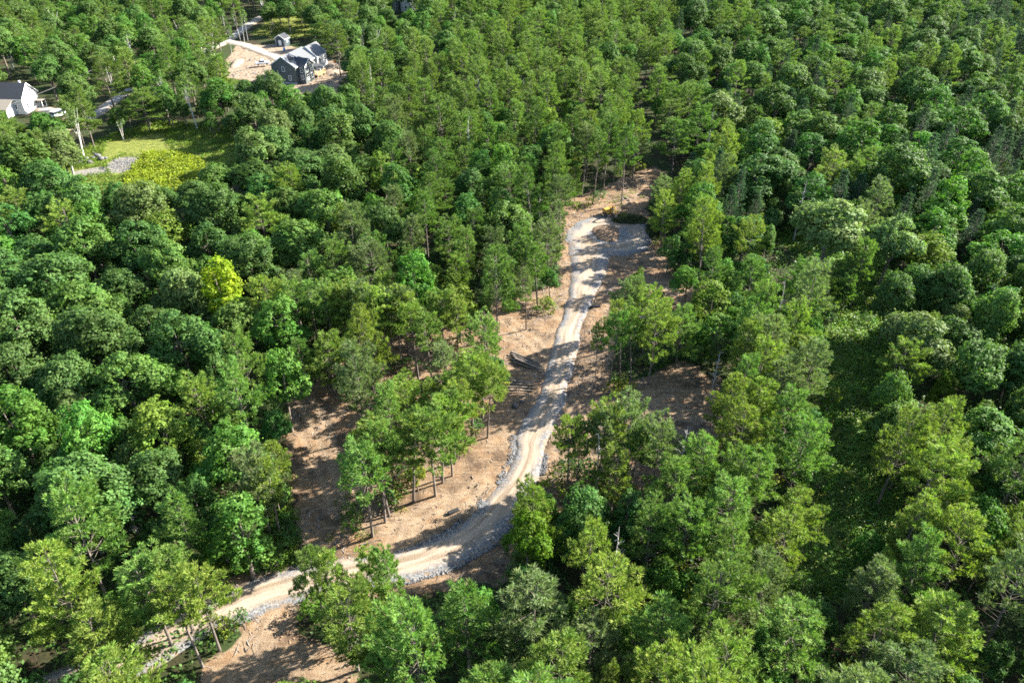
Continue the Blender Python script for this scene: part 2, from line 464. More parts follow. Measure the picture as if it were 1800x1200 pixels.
# ------------------------------------------------------------------ gravel road, turnaround, lanes
def mat_road(name, tan=(0.20, 0.152, 0.105), tan2=(0.335, 0.27, 0.205), grey=(0.115, 0.117, 0.12), grey2=(0.235, 0.235, 0.232), bias=0.0):
    m, nt, out = newmat(name)
    uv = N(nt, 'ShaderNodeUVMap'); uv.uv_map = 'along'
    tc = N(nt, 'ShaderNodeTexCoord'); P = tc.outputs['Object']
    mp = N(nt, 'ShaderNodeMapping'); nt.links.new(uv.outputs[0], mp.inputs[0]); mp.inputs['Scale'].default_value = (0.10, 7.0, 1)
    streak = noise(nt, 1.0, 5, 0.6, mp.outputs[0])
    n_big = noise(nt, 0.22, 4, 0.6, P); n_fin = noise(nt, 4.5, 6, 0.75, P); n_mid = noise(nt, 1.1, 5, 0.6, P)
    sx = N(nt, 'ShaderNodeSeparateXYZ'); nt.links.new(uv.outputs[0], sx.inputs[0])
    e = math_n(nt, 'ABSOLUTE', math_n(nt, 'SUBTRACT', sx.outputs[1], 0.5))      # 0 centre .. 0.5 edge
    a = math_n(nt, 'MULTIPLY_ADD', n_mid, 0.22); a.node.inputs[2].default_value = -0.11 + bias
    e = math_n(nt, 'ADD', e, a)
    a = math_n(nt, 'MULTIPLY_ADD', n_big, 0.75); a.node.inputs[2].default_value = -0.36
    e = math_n(nt, 'ADD', e, a)
    t = mixrgb(nt, ramp(nt, streak, [(0.40, 0), (0.58, 1)]), tan, tan2)
    t = mixrgb(nt, ramp(nt, n_fin, [(0.32, 0.5), (0.45, 0)]), t, (0.19, 0.14, 0.095))
    g = mixrgb(nt, ramp(nt, n_fin, [(0.38, 0), (0.62, 1)]), grey, grey2)
    vo = N(nt, 'ShaderNodeTexVoronoi'); vo.inputs['Scale'].default_value = 6.0; nt.links.new(P, vo.inputs['Vector'])
    sp_ = N(nt, 'ShaderNodeSeparateColor'); nt.links.new(vo.outputs['Color'], sp_.inputs[0])
    g = mixrgb(nt, 0.75, g, ramp(nt, sp_.outputs[0], [(0.0, (0.05, 0.05, 0.055)), (0.45, grey), (1.0, (0.29, 0.29, 0.285))]))
    c = mixrgb(nt, ramp(nt, e, [(0.18, 0), (0.40, 1)]), t, g)
    a = math_n(nt, 'MULTIPLY_ADD', n_mid, 0.9); a.node.inputs[2].default_value = -0.45
    e2 = math_n(nt, 'ADD', math_n(nt, 'ABSOLUTE', math_n(nt, 'SUBTRACT', sx.outputs[1], 0.5)), a)
    c = mixrgb(nt, ramp(nt, e2, [(0.40, 0), (0.50, 0.85)]), c, (0.225, 0.155, 0.095))     # soil dragged over the shoulders
    pb = N(nt, 'ShaderNodeBsdfPrincipled'); pb.inputs['Roughness'].default_value = 0.92; pb.inputs['Specular IOR Level'].default_value = 0.2
    nt.links.new(c, pb.inputs['Base Color'])
    b = N(nt, 'ShaderNodeBump'); b.inputs['Strength'].default_value = 0.8; b.inputs['Distance'].default_value = 0.12
    nt.links.new(math_n(nt, 'ADD', n_fin, math_n(nt, 'MULTIPLY', streak, 0.6)), b.inputs['Height'])
    nt.links.new(b.outputs[0], pb.inputs['Normal'])
    nt.links.new(pb.outputs[0], out.inputs[0])
    return m

def ribbon(name, L, R, mat, m=12, lift=0.10, crown=0.12, jit=0.9, seed=0):
    n = len(L)
    s = np.concatenate([[0], np.cumsum(np.hypot(*np.diff((L + R) / 2, axis=0).T))])
    f = np.linspace(0, 1, m + 1)
    wob0 = (fbm(s * 0.5, s * 0 + seed, 90, 3) - 0.5) * jit; wob1 = (fbm(s * 0.5, s * 0 + seed + 5, 95, 3) - 0.5) * jit
    wid = np.maximum(np.hypot(*(R - L).T), 0.1)
    a = (wob0 / wid)[:, None]; b = 1 + (wob1 / wid)[:, None]
    ff = a + (b - a) * f[None, :]
    X = L[:, :1] * (1 - ff) + R[:, :1] * ff; Y = L[:, 1:] * (1 - ff) + R[:, 1:] * ff
    prof = 1 - np.abs(2 * f - 1) ** 3
    Z = terrain(X, Y) + lift - 0.32 * (np.abs(2 * f - 1) ** 6)[None, :] + crown * prof[None, :] + 0.10 * (fbm(X * 0.8, Y * 0.8, 12, 3) - 0.5)
    # wheel ruts
    for c in (0.33, 0.67): Z = Z - 0.05 * np.exp(-((f - c) / 0.07) ** 2)[None, :]
    idx = np.arange(n * (m + 1)).reshape(n, m + 1)
    q = np.stack([idx[:-1, :-1], idx[:-1, 1:], idx[1:, 1:], idx[1:, :-1]], -1).reshape(-1, 4)[:, ::-1]
    me = np_mesh(name, np.stack([X, Y, Z], -1), quads=q, mats=[mat], smooth=True)
    uvl = me.uv_layers.new(name='along')
    U = np.stack([np.repeat(s[:, None], m + 1, 1), np.repeat(f[None, :], n, 0)], -1).reshape(-1, 2)
    uvl.data.foreach_set('uv', U[q.ravel()].astype(np.float32).ravel())
    return tag(link(name, me), kind='structure')

M_ROAD = mat_road('gravel_road_surface')
ribbon('gravel_road', RL, RR, M_ROAD, 14)

def disc(name, c, r, mat, rings=18, segs=72, lift=0.09):
    rr = np.linspace(0.02, 1, rings); aa = np.arange(segs) * 2 * math.pi / segs
    A, Rr = np.meshgrid(aa, rr)
    edge = 1 + 0.24 * (fbm(np.cos(A) * 2 + 9, np.sin(A) * 2 + 9, 33, 3) - 0.5) * 2
    X = c[0] + Rr * r * edge * np.cos(A); Y = c[1] + Rr * r * edge * np.sin(A)
    Z = terrain(X, Y) + lift - 0.3 * Rr ** 8 + 0.12 * (fbm(X * 0.8, Y * 0.8, 12, 3) - 0.5)
    i = np.arange(rings * segs).reshape(rings, segs); j = np.roll(i, -1, 1)
    q = np.stack([i[:-1], j[:-1], j[1:], i[1:]], -1).reshape(-1, 4)[:, ::-1]
    me = np_mesh(name, np.stack([X, Y, Z], -1), quads=q, mats=[mat], smooth=True)
    uvl = me.uv_layers.new(name='along')
    U = np.stack([A * 6, 0.5 + np.abs(Rr - 0.62) * 0.9], -1).reshape(-1, 2)
    uvl.data.foreach_set('uv', U[q.ravel()].astype(np.float32).ravel())
    return tag(link(name, me), kind='structure')
disc('turnaround_road', CIRC, CIRC_R, mat_road('turnaround_surface', bias=0.12), lift=0.16)

# planted-earth island inside the turnaround
ISL = at(1066, 411)[:2]
def island():
    rings, segs = 14, 40
    rr = np.linspace(0.02, 1, rings); aa = np.arange(segs) * 2 * math.pi / segs
    A, Rr = np.meshgrid(aa, rr)
    X = ISL[0] + Rr * 3.4 * np.cos(A) * (1 + 0.08 * np.sin(3 * A)); Y = ISL[1] + Rr * 5.4 * np.sin(A) * (1 + 0.06 * np.cos(2 * A))
    Z = terrain(X, Y) + 0.12 + 0.6 * (1 - Rr ** 2) + 0.7 * (1 - Rr ** 6) * (fbm(X * 0.9, Y * 0.9, 21, 4) - 0.5) - 0.25 * Rr ** 10
    i = np.arange(rings * segs).reshape(rings, segs); j = np.roll(i, -1, 1)
    q = np.stack([i[:-1], j[:-1], j[1:], i[1:]], -1).reshape(-1, 4)[:, ::-1]
    me = np_mesh('turnaround_island', np.stack([X, Y, Z], -1), quads=q, smooth=True,
                 mats=[mat_noise('island_soil', (0.075, 0.05, 0.032), (0.20, 0.135, 0.085), 1.3, 0.95, 0.9, 4)])
    o = link('earth_island', me)
    tag(o, kind='structure')
island()

M_LANE = mat_road('lane_surface', (0.26, 0.24, 0.21), (0.34, 0.32, 0.29), (0.25, 0.20, 0.13), (0.31, 0.26, 0.19))
def lane(name, px, w, n=70, mat=M_LANE):
    C = spline([at(*p)[:2] for p in px], n)
    T = np.gradient(C, axis=0); T /= np.hypot(*T.T)[:, None]
    Nn = np.stack([-T[:, 1], T[:, 0]], -1)
    return ribbon(name, C + Nn * w / 2, C - Nn * w / 2, mat, 8, lift=0.30, crown=0.05, seed=3)
LANE_PX = [(560, -14), (480, 20), (440, 42), (405, 68), (375, 84), (330, 106), (280, 132), (240, 152), (200, 178), (165, 203), (100, 233), (40, 250), (-60, 275)]
lane('country_lane', LANE_PX, 5.0)
lane('house_driveway', [(402, 74), (430, 80), (462, 92), (500, 108)], 5.5)
lane('neighbour_driveway', [(165, 205), (120, 205), (85, 195), (50, 182)], 5.0)

# crushed stone along the road edges
def icos():
    t = (1 + 5 ** 0.5) / 2
    v = np.array([(-1, t, 0), (1, t, 0), (-1, -t, 0), (1, -t, 0), (0, -1, t), (0, 1, t), (0, -1, -t), (0, 1, -t), (t, 0, -1), (t, 0, 1), (-t, 0, -1), (-t, 0, 1)], float)
    f = np.array([(0, 11, 5), (0, 5, 1), (0, 1, 7), (0, 7, 10), (0, 10, 11), (1, 5, 9), (5, 11, 4), (11, 10, 2), (10, 7, 6), (7, 1, 8), (3, 9, 4), (3, 4, 2), (3, 2, 6), (3, 6, 8), (3, 8, 9), (4, 9, 5), (2, 4, 11), (6, 2, 10), (8, 6, 7), (9, 8, 1)])
    return v / np.linalg.norm(v[0]), f
IV, IF = icos()
def mat_rocks():
    m, nt, out = newmat('broken_rock')
    av = N(nt, 'ShaderNodeAttribute', attribute_name='vary')
    c = ramp(nt, av.outputs['Fac'], [(0.0, (0.05, 0.054, 0.06)), (0.5, (0.13, 0.134, 0.14)), (0.88, (0.25, 0.25, 0.248)), (1.0, (0.20, 0.16, 0.12))])
    pb = N(nt, 'ShaderNodeBsdfPrincipled'); pb.inputs['Roughness'].default_value = 0.85; pb.inputs['Specular IOR Level'].default_value = 0.25
    nt.links.new(c, pb.inputs['Base Color']); nt.links.new(pb.outputs[0], out.inputs[0])
    return m
M_ROCK = mat_rocks()
def rocks(name, XY, size, zoff=0.0, flat=0.65, zfun=None):
    n = len(XY)
    s = size * np.exp(rng.normal(0, 0.35, n))
    V = IV[None] * (1 + rng.uniform(-0.28, 0.28, (n, 12, 1)))
    V = V * np.stack([s, s * rng.uniform(0.6, 1, n), s * flat * rng.uniform(0.6, 1.1, n)], -1)[:, None]
    a = rng.uniform(0, 6.28, n); c, sn = np.cos(a)[:, None], np.sin(a)[:, None]
    X = V[..., 0] * c - V[..., 1] * sn; Y = V[..., 0] * sn + V[..., 1] * c
    z = (zfun or ground_z)(XY[:, 0], XY[:, 1]) + zoff
    P = np.stack([X + XY[:, :1], Y + XY[:, 1:], V[..., 2] + z[:, None] + s[:, None] * 0.2], -1)
    T = IF[None] + (np.arange(n) * 12)[:, None, None]
    me = np_mesh(name, P, tris=T.reshape(-1, 3), mats=[M_ROCK], fattr={'vary': np.repeat(rng.uniform(0, 1, n), 20)})
    return tag(link(name, me), kind='stuff')

def along_edge(E, O, i0, i1, n, inner, outer):
    """points beside road edge E; positive is outwards from the other edge O"""
    t = rng.uniform(i0, i1, n); i = t.astype(int); f = (t - i)[:, None]
    p = E[i] * (1 - f) + E[np.minimum(i + 1, len(E) - 1)] * f
    o = O[i]; d = p - o; d /= np.hypot(*d.T)[:, None]
    k = rng.triangular(inner, (inner + outer) * 0.4, outer, n)[:, None]
    return p + d * k
def seg(i): return i * 259 / 25.0      # ROAD_PX index -> spline index
XY = np.concatenate([along_edge(RL, RR, seg(9), seg(14.2), 4200, -1.3, 0.9), along_edge(RL, RR, seg(0), seg(9), 260, -0.7, 0.5), along_edge(RL, RR, seg(15), seg(20), 320, -0.6, 0.5)])
XY = XY[vnoise(XY[:, 0] * 0.45, XY[:, 1] * 0.45, 61) > 0.38]
rocks('roadside_riprap', XY, 0.075, 0.07)
XY = np.concatenate([along_edge(RR, RL, seg(9.6), seg(11.6), 2600, -1.8, 0.8), along_edge(RR, RL, seg(11.6), seg(16), 3000, -1.2, 0.7), along_edge(RR, RL, seg(0), seg(9.6), 300, -0.7, 0.5), along_edge(RR, RL, seg(16), seg(20), 700, -0.5, 0.9)])
XY = XY[vnoise(XY[:, 0] * 0.45, XY[:, 1] * 0.45, 62) > 0.38]
rocks('roadside_rubble', XY, 0.075, 0.07)
a = rng.uniform(0, 6.28, 500); r = CIRC_R * rng.uniform(0.86, 1.06, 500)
rocks('turnaround_gravel', np.stack([CIRC[0] + r * np.cos(a), CIRC[1] + r * np.sin(a)], -1), 0.10, 0.10)

yd = np.concatenate([rng.uniform((-110, 268), (-62, 302), (700, 2))]); yd = yd[inpoly(DIRT_W[1], yd[:, 0], yd[:, 1])]
yd = yd[vnoise(yd[:, 0] * 0.25, yd[:, 1] * 0.25, 9) > 0.5]
rocks('yard_rubble', yd, 0.22, 0.02)
gp = rng.normal(0, 1, (420, 2)) * np.array([2.6, 2.2]) + np.array(GRAVEL_W[0]).mean(0)
rocks('clearing_rubble', gp, 0.13, 0.03)

# ------------------------------------------------------------------ tree meshes
def tubes_mesh(paths, n=5):
    """list of (points (k,3), radii (k)) -> verts, quads"""
    VV = []; QQ = []; base = 0
    ang = np.arange(n) * 2 * math.pi / n
    for P, R in paths:
        P = np.asarray(P, float); R = np.asarray(R, float); k = len(P)
        D = np.gradient(P, axis=0); D /= np.maximum(np.linalg.norm(D, axis=1), 1e-6)[:, None]
        ref = np.where(np.abs(D[:, 2:3]) > 0.8, [[1.0, 0, 0]], [[0, 0, 1.0]])
        A = np.cross(D, ref); A /= np.maximum(np.linalg.norm(A, axis=1), 1e-6)[:, None]; B = np.cross(D, A)
        ring = P[:, None] + R[:, None, None] * (A[:, None] * np.cos(ang)[None, :, None] + B[:, None] * np.sin(ang)[None, :, None])
        VV.append(ring.reshape(-1, 3))
        i = base + np.arange(k * n).reshape(k, n); j = np.roll(i, -1, 1)
        QQ.append(np.stack([i[:-1], j[:-1], j[1:], i[1:]], -1).reshape(-1, 4))
        base += k * n
    return np.concatenate(VV), np.concatenate(QQ)

def unit(v):
    return v / np.maximum(np.linalg.norm(v, axis=-1, keepdims=True), 1e-6)

def needles(P, D, rs, blades=8, L=0.42, w=0.085, spread=0.75):
    n = len(P)
    d = unit(D)[:, None] + rs.normal(0, spread, (n, blades, 3)); d = unit(d)
    side = unit(np.cross(d, unit(D)[:, None] * 0.5 + np.array([0, 0, 0.6]) + rs.normal(0, 0.45, (n, blades, 3))))
    l = L * rs.uniform(0.6, 1.25, (n, blades, 1))
    ww = w * rs.uniform(0.7, 1.3, (n, blades, 1))
    p = P[:, None] + rs.normal(0, 0.05, (n, blades, 3))
    a = p - side * ww * 0.35 ; b = p + side * ww * 0.35; m1 = p + d * l * 0.55 + side * ww * 0.5; c = p + d * l
    m0 = p + d * l * 0.55 - side * ww * 0.5
    V = np.stack([m0, a, b, m1, c], 2)      # five points: blade
    V = np.stack([(a + b) / 2, m1, c, m0], 2)
    k = n * blades
    Q = np.arange(k * 4).reshape(k, 4)
    tv = np.repeat(np.clip(rs.normal(0.5, 0.22, n), 0, 1), blades) * 0.7 + rs.uniform(0, 0.3, k)
    return V.reshape(-1, 3), Q, {'vary': tv, 'hue': np.repeat(rs.uniform(0, 1, n), blades)}

def make_pine(seed, h=15.0, R=3.3, cb=0.42, nw=13, style='white', blades=17):
    rs = np.random.default_rng(seed)
    k = 9
    z = np.linspace(0, h * 0.985, k)
    bx = np.cumsum(rs.normal(0, 0.06, k)) * (z / h); by = np.cumsum(rs.normal(0, 0.06, k)) * (z / h)
    r0 = 0.0115 * h
    paths = [(np.stack([bx, by, z], -1), r0 * (1 - 0.9 * z / h) + 0.012)]
    def tx(zz): return np.array([np.interp(zz, z, bx), np.interp(zz, z, by), zz])
    P = []; D = []
    asym = rs.uniform(0, 6.28)
    for w in range(nw):
        t = (w + rs.uniform(-0.25, 0.25)) / nw
        t = min(max(t, 0.0), 0.97)
        zz = h * (cb + (1 - cb) * t)
        if style == 'spruce': L0 = R * (1 - t) ** 0.95 + 0.15
        else: L0 = R * (0.20 + 0.80 * (1 - t) ** 0.70) * min(1, 0.62 + t * 4)
        nb = rs.integers(4, 7) if style != 'spruce' else 8
        a0 = rs.uniform(0, 6.28)
        for b in range(nb):
            if rs.random() < 0.14: continue
            az = a0 + b * 6.283 / nb + rs.normal(0, 0.22)
            l = L0 * rs.uniform(0.5, 1.2) * (1 + 0.28 * math.cos(az - asym))
            if style == 'spruce': el = math.radians(-18 + 40 * t + rs.normal(0, 5)); curl = 0.16
            else: el = math.radians(4 + 46 * t + rs.normal(0, 8)); curl = 0.16
            s = np.linspace(0, 1, 5)
            hd = np.array([math.cos(az), math.sin(az)])
            o = tx(zz)
            pts = np.stack([o[0] + hd[0] * l * s * math.cos(el), o[1] + hd[1] * l * s * math.cos(el), o[2] + l * s * math.sin(el) + curl * l * s ** 2 - 0.06 * l * s], -1)
            paths.append((pts, 0.024 * (1 - 0.85 * s) * (0.5 + l / 4)))
            nl = max(3, int(l / 0.33))
            for q in range(nl):
                sq = 0.38 + 0.62 * (q + rs.uniform(0, 1)) / nl
                bp = np.array([np.interp(sq, s, pts[:, c]) for c in range(3)])
                sd = 1 if q % 2 else -1
                aa = az + sd * rs.uniform(0.5, 1.1)
                ll = (0.22 + 0.42 * l * (1 - sq)) * rs.uniform(0.7, 1.2)
                ld = np.array([math.cos(aa), math.sin(aa), rs.uniform(0.1, 0.45) if style != 'spruce' else rs.uniform(-0.25, 0.1)])
                nt_ = max(1, int(ll / 0.26))
                for e in range(nt_):
                    f = (e + 1) / nt_
                    P.append(bp + ld * ll * f); D.append(ld * 0.85 + np.array([0, 0, 0.50 if style != 'spruce' else 0.15]))
            P.append(pts[-1]); D.append(np.array([hd[0] * 0.7, hd[1] * 0.7, 0.6]))
    for e in range(10):
        P.append(tx(h * (0.93 + 0.007 * e)) + rs.normal(0, 0.12, 3)); D.append(np.array([0, 0, 1.0]) + rs.normal(0, 0.3, 3))
    if style != 'spruce':           # dead lower twigs
        for _ in range(rs.integers(9, 15)):
            zz = h * rs.uniform(0.22, cb + 0.12); az = rs.uniform(0, 6.28); l = rs.uniform(0.5, 2.2)
            o = tx(zz); s = np.linspace(0, 1, 4)
            pts = np.stack([o[0] + math.cos(az) * l * s + rs.normal(0, 0.05, 4) * s, o[1] + math.sin(az) * l * s, o[2] + l * s * rs.uniform(-0.25, 0.35) + rs.normal(0, 0.05, 4)], -1)
            paths.append((pts, 0.022 * (1 - 0.8 * s)))
    P = np.array(P); D = np.array(D)
    V, Q, tv = needles(P, D, rs, blades, *((0.52, 0.088, 0.44) if style != 'spruce' else (0.34, 0.12, 0.55)))
    crown = np_mesh('pine_crown', V, quads=Q, mats=[M_NEEDLE], fattr=tv)
    tv_, tq = tubes_mesh(paths, 5)
    trunk = np_mesh('pine_trunk', tv_, quads=tq, mats=[M_BARK], smooth=True)
    return crown, trunk

def leaves(P, Nn, rs, size, fold=0.25, tv=None):
    """rhombic leaf sprays at P facing Nn"""
    n = len(P)
    Nn = unit(Nn)
    a = unit(np.cross(Nn, rs.normal(0, 1, (n, 3)))); b = np.cross(Nn, a)
    s = (size * rs.uniform(0.6, 1.35, n))[:, None]
    p0 = P - a * s * 0.62; p1 = P + b * s * 0.40 + Nn * s * fold; p2 = P + a * s * 0.62; p3 = P - b * s * 0.40 + Nn * s * fold
    V = np.stack([p0, p1, p2, p3], 1).reshape(-1, 3)
    return V, np.arange(n * 4).reshape(n, 4)

def make_broad(seed, h=14.0, R=4.3, depth=0.62, npuff=70, nleaf=170, pr=(0.75, 1.35), size=0.26, bark=None, trunk_r=None, stems=1, nsub=4):
    rs = np.random.default_rng(seed)
    cz = h * (1 - depth * 0.52); rv = h * depth * 0.52
    # the crown is a handful of unequal limbs, each with its own dome; leaf clumps sit over the domes
    subs = [(np.array([0, 0, cz + rv * 0.22]), R * 0.62, rv * 0.80)]
    a0 = rs.uniform(0, 6.28)
    for q in range(nsub):
        a = a0 + q * 6.283 / nsub + rs.normal(0, 0.35); d = R * rs.uniform(0.40, 0.60); rr = R * rs.uniform(0.36, 0.52)
        subs.append((np.array([math.cos(a) * d, math.sin(a) * d, cz + rv * rs.uniform(-0.45, 0.25)]), rr, rr * rs.uniform(0.75, 1.1)))
    C = []; Rp = []; tries = 0
    wts = np.array([q[1] ** 2 for q in subs]); wts /= wts.sum()
    while len(C) < npuff and tries < 3000:
        tries += 1
        sc, sr, sv = subs[rs.choice(len(subs), p=wts)]
        d = unit(rs.normal(0, 1, 3))
        if d[2] < -0.5: continue
        r = rs.uniform(*pr); k = rs.uniform(0.82, 1.05) if rs.random() < 0.88 else rs.uniform(0.4, 0.8)
        c = sc + d * np.array([sr - r * 0.45, sr - r * 0.45, sv - r * 0.35]) * k
        if any(np.sum(((c - q[0]) / np.array([q[1], q[1], q[2]])) ** 2) < 0.42 for q in subs): continue
        if C and np.min(np.sum((np.array(C) - c) ** 2, 1)) < (r * 0.58) ** 2: continue
        C.append(c); Rp.append(r)
    C = np.array(C); Rp = np.array(Rp); m = len(C)
    outd = unit((C - np.array([0, 0, cz - rv * 0.3])) / np.array([R, R, rv]))
    PP = []; NN = []; TV = []; HV = []
    for i in range(m):
        nl = int(nleaf * (Rp[i] / 1.05) ** 2)
        d = unit(rs.normal(0, 1, (nl * 2, 3)))
        keep = (d @ outd[i] > -0.25 + rs.uniform(-0.2, 0.2, nl * 2)) & (d[:, 2] > -0.75)
        d = d[keep][:nl]
        nsc = max(6, int(15 * Rp[i] ** 2)); sc_ = unit(rs.normal(0, 1, (nsc * 2, 3))); sc_ = sc_[sc_ @ outd[i] > -0.35][:nsc]
        if len(sc_): d = unit(sc_[rs.integers(len(sc_), size=len(d))] + rs.normal(0, 0.19 / Rp[i] ** 0.5, d.shape))
        rr = Rp[i] * (1 + 0.22 * (vnoise(d[:, 0] * 2.2 + i * 7, d[:, 1] * 2.2 + d[:, 2] * 2.1, 5) - 0.5) * 2) * rs.uniform(0.72, 1.10, len(d)) * np.where(rs.random(len(d)) < 0.12, rs.uniform(1.08, 1.45, len(d)), 1.0)
        PP.append(C[i] + d * rr[:, None] * np.array([1, 1, 0.82]))
        NN.append(unit(d + 0.35 * np.array([0, 0, 1.0]) + rs.normal(0, 0.42, d.shape)))
        HV.append(np.full(len(d), rs.uniform(0, 1)))
        TV.append(np.clip(rs.normal(0.5, 0.16) + rs.normal(0, 0.18, len(d)), 0, 1))
    P = np.concatenate(PP); Nn = np.concatenate(NN); tv = np.concatenate(TV)
    V, Q = leaves(P, Nn, rs, size)
    crown = np_mesh('leafy_crown', V, quads=Q, mats=[M_LEAF], fattr={'vary': tv, 'hue': np.clip(np.concatenate(HV) * 0.7 + rs.uniform(0, 0.3, len(tv)), 0, 1)})
    paths = []
    tr = trunk_r or 0.016 * h
    for st_ in range(stems):
        off = rs.normal(0, 0.25, 2) if stems > 1 else np.zeros(2)
        lean = rs.normal(0, 0.55, 2) * (1.6 if stems > 1 else 0.6)
        s = np.linspace(0, 1, 6)
        top = cz + rv * 0.55
        pts = np.stack([off[0] + lean[0] * s ** 1.5, off[1] + lean[1] * s ** 1.5, top * s], -1)
        paths.append((pts, tr * (1.15 - 0.95 * s)))
        for _ in range(9 if stems == 1 else 4):
            q = rs.uniform(0.38, 0.85); b = np.array([np.interp(q, s, pts[:, c]) for c in range(3)])
            e = C[rs.integers(m)] * np.array([0.85, 0.85, 1]); mid = (b + e) / 2 + np.array([0, 0, -0.3]) + rs.normal(0, 0.2, 3)
            paths.append((np.array([b, mid, e]), np.array([tr * 0.45 * (1.1 - q * 0.7), tr * 0.28, 0.02])))
    tv_, tq = tubes_mesh(paths, 6)
    trunk = np_mesh('broad_trunk', tv_, quads=tq, mats=[bark or M_BARK], smooth=True)
    return crown, trunk

def make_snag(seed, h=12, mat=None):
    rs = np.random.default_rng(seed)
    s = np.linspace(0, 1, 8)
    pts = np.stack([np.cumsum(rs.normal(0, 0.10, 8)) * s, np.cumsum(rs.normal(0, 0.10, 8)) * s, h * s], -1)
    paths = [(pts, 0.16 * (1.05 - s) + 0.015)]
    for _ in range(26):
        q = rs.uniform(0.3, 0.98); b = np.array([np.interp(q, s, pts[:, c]) for c in range(3)])
        az = rs.uniform(0, 6.28); l = rs.uniform(0.5, 2.2) * (1.25 - q)
        e = b + np.array([math.cos(az) * l, math.sin(az) * l, l * rs.uniform(0.1, 0.9)])
        paths.append((np.array([b, (b + e) / 2 + rs.normal(0, 0.08, 3), e]), np.array([0.045, 0.03, 0.01])))
    v, q = tubes_mesh(paths, 5)
    return np_mesh('snag_trunk', v, quads=q, mats=[mat or M_DEADWOOD], smooth=True)

PINES = [make_pine(100 + i, 15.0, R, cb, nw) for i, (R, cb, nw) in enumerate([(3.9, 0.36, 13), (4.2, 0.42, 12), (3.5, 0.30, 14), (4.2, 0.46, 11), (3.8, 0.40, 13), (4.5, 0.38, 12), (3.4, 0.48, 11), (4.0, 0.34, 13), (3.3, 0.55, 10), (3.5, 0.58, 9), (3.0, 0.57, 10)])]
SPRUCES = [make_pine(200 + i, 15.0, 2.5, 0.10, 24, 'spruce', 7) for i in range(2)]
OAKS = [make_broad(300 + i, 14.0, 4.4, d, n, 200, (0.6, 1.4), 0.27, nsub=ns) for i, (d, n, ns) in enumerate([(0.62, 80, 4), (0.58, 84, 5), (0.68, 78, 3), (0.60, 82, 4), (0.64, 74, 2), (0.72, 80, 3), (0.60, 80, 6)])]
MAPLES = [make_broad(400 + i, 14.0, 3.9, 0.74, 74, 190, (0.55, 1.1), 0.25, nsub=3) for i in range(4)]
BIRCHES = [make_broad(500 + i, 14.0, 2.5, 0.55, 34, 110, (0.5, 0.9), 0.24, bark=M_BIRCH, trunk_r=0.15, stems=2 - i % 2) for i in range(3)]
SHRUBS = [make_broad(600 + i, 2.4, 1.5, 0.95, 16, 110, (0.35, 0.6), 0.18, trunk_r=0.04, stems=3) for i in range(4)]
SNAGS = [make_snag(700 + i) for i in range(3)]

# ------------------------------------------------------------------ where the photograph shows open ground, and which woods stand where
OPEN_PX = [
    [(990, 385), (1000, 365), (1070, 345), (1120, 312), (1150, 300), (1128, 345), (1100, 372), (1148, 395), (1148, 440), (1165, 480), (1212, 505), (1195, 540),
     (1150, 530), (1125, 508), (1085, 512), (1065, 540), (1050, 580), (1045, 640), (1045, 690), (960, 700), (945, 640), (960, 600), (985, 540), (995, 470)],
    [(880, 552), (930, 535), (985, 540), (960, 600), (945, 640), (960, 700), (895, 705), (905, 640), (895, 590)],
    [(860, 745), (900, 690), (960, 690), (1045, 690), (1110, 702), (1150, 675), (1200, 648), (1262, 688), (1268, 740), (1240, 772), (1200, 775), (1178, 738),
     (1120, 735), (1030, 735), (985, 760), (985, 850), (955, 852), (890, 880), (893, 930), (888, 1008), (740, 1018), (700, 1000), (690, 962), (660, 945),
     (690, 915), (780, 866), (838, 800), (862, 770)],
    [(518, 685), (560, 695), (628, 695), (628, 730), (602, 750), (612, 800), (628, 860), (640, 930), (570, 958), (532, 948), (514, 780)],
    [(690, 965), (735, 1005), (640, 1020), (560, 1050), (505, 1090), (460, 1125), (440, 1100), (400, 1080), (372, 1045), (520, 1000), (600, 985)],
    [(500, 1105), (545, 1125), (590, 1150), (600, 1200), (370, 1200), (390, 1160), (440, 1130)],
    [(235, 1112), (340, 1068), (395, 1085), (330, 1140), (250, 1160)], [(70, 1185), (125, 1168), (120, 1200), (60, 1200)],
    [(120, 300), (190, 255), (280, 228), (340, 240), (415, 250), (430, 268), (350, 278), (355, 305), (250, 315), (130, 308)],
    [(400, 122), (425, 86), (480, 62), (515, 62), (560, 75), (600, 118), (565, 150), (532, 152), (520, 142), (470, 128), (430, 128)],
    [(372, 80), (440, 35), (468, 32), (455, 52), (402, 82)],
    [(170, 180), (238, 142), (248, 132), (235, 162), (182, 200)],
    [(0, 142), (84, 140), (94, 170), (66, 188), (0, 196)],
    [(1458, 562), (1528, 557), (1540, 580), (1500, 600), (1535, 605), (1530, 690), (1510, 790), (1550, 850), (1530, 925), (1450, 940), (1447, 850), (1468, 760), (1450, 690), (1460, 620)],
    [(1405, 1010), (1480, 955), (1515, 980), (1500, 1010), (1450, 1035)],
    [(1338, 428), (1450, 418), (1552, 458), (1545, 476), (1450, 458), (1355, 455)], [(1135, 252), (1175, 262), (1205, 288), (1150, 292)],
    [(1108, 120), (1135, 165), (1150, 235), (1128, 225)],
    [(972, 275), (997, 295), (997, 335), (985, 345)],
    [(225, 1002), (290, 990), (300, 1010), (260, 1028)],
    [(640, 608), (770, 598), (775, 622), (660, 638)],
    [(820, 545), (870, 535), (880, 555), (830, 560)],
    [(678, 0), (718, 0), (716, 22), (690, 22)],
]
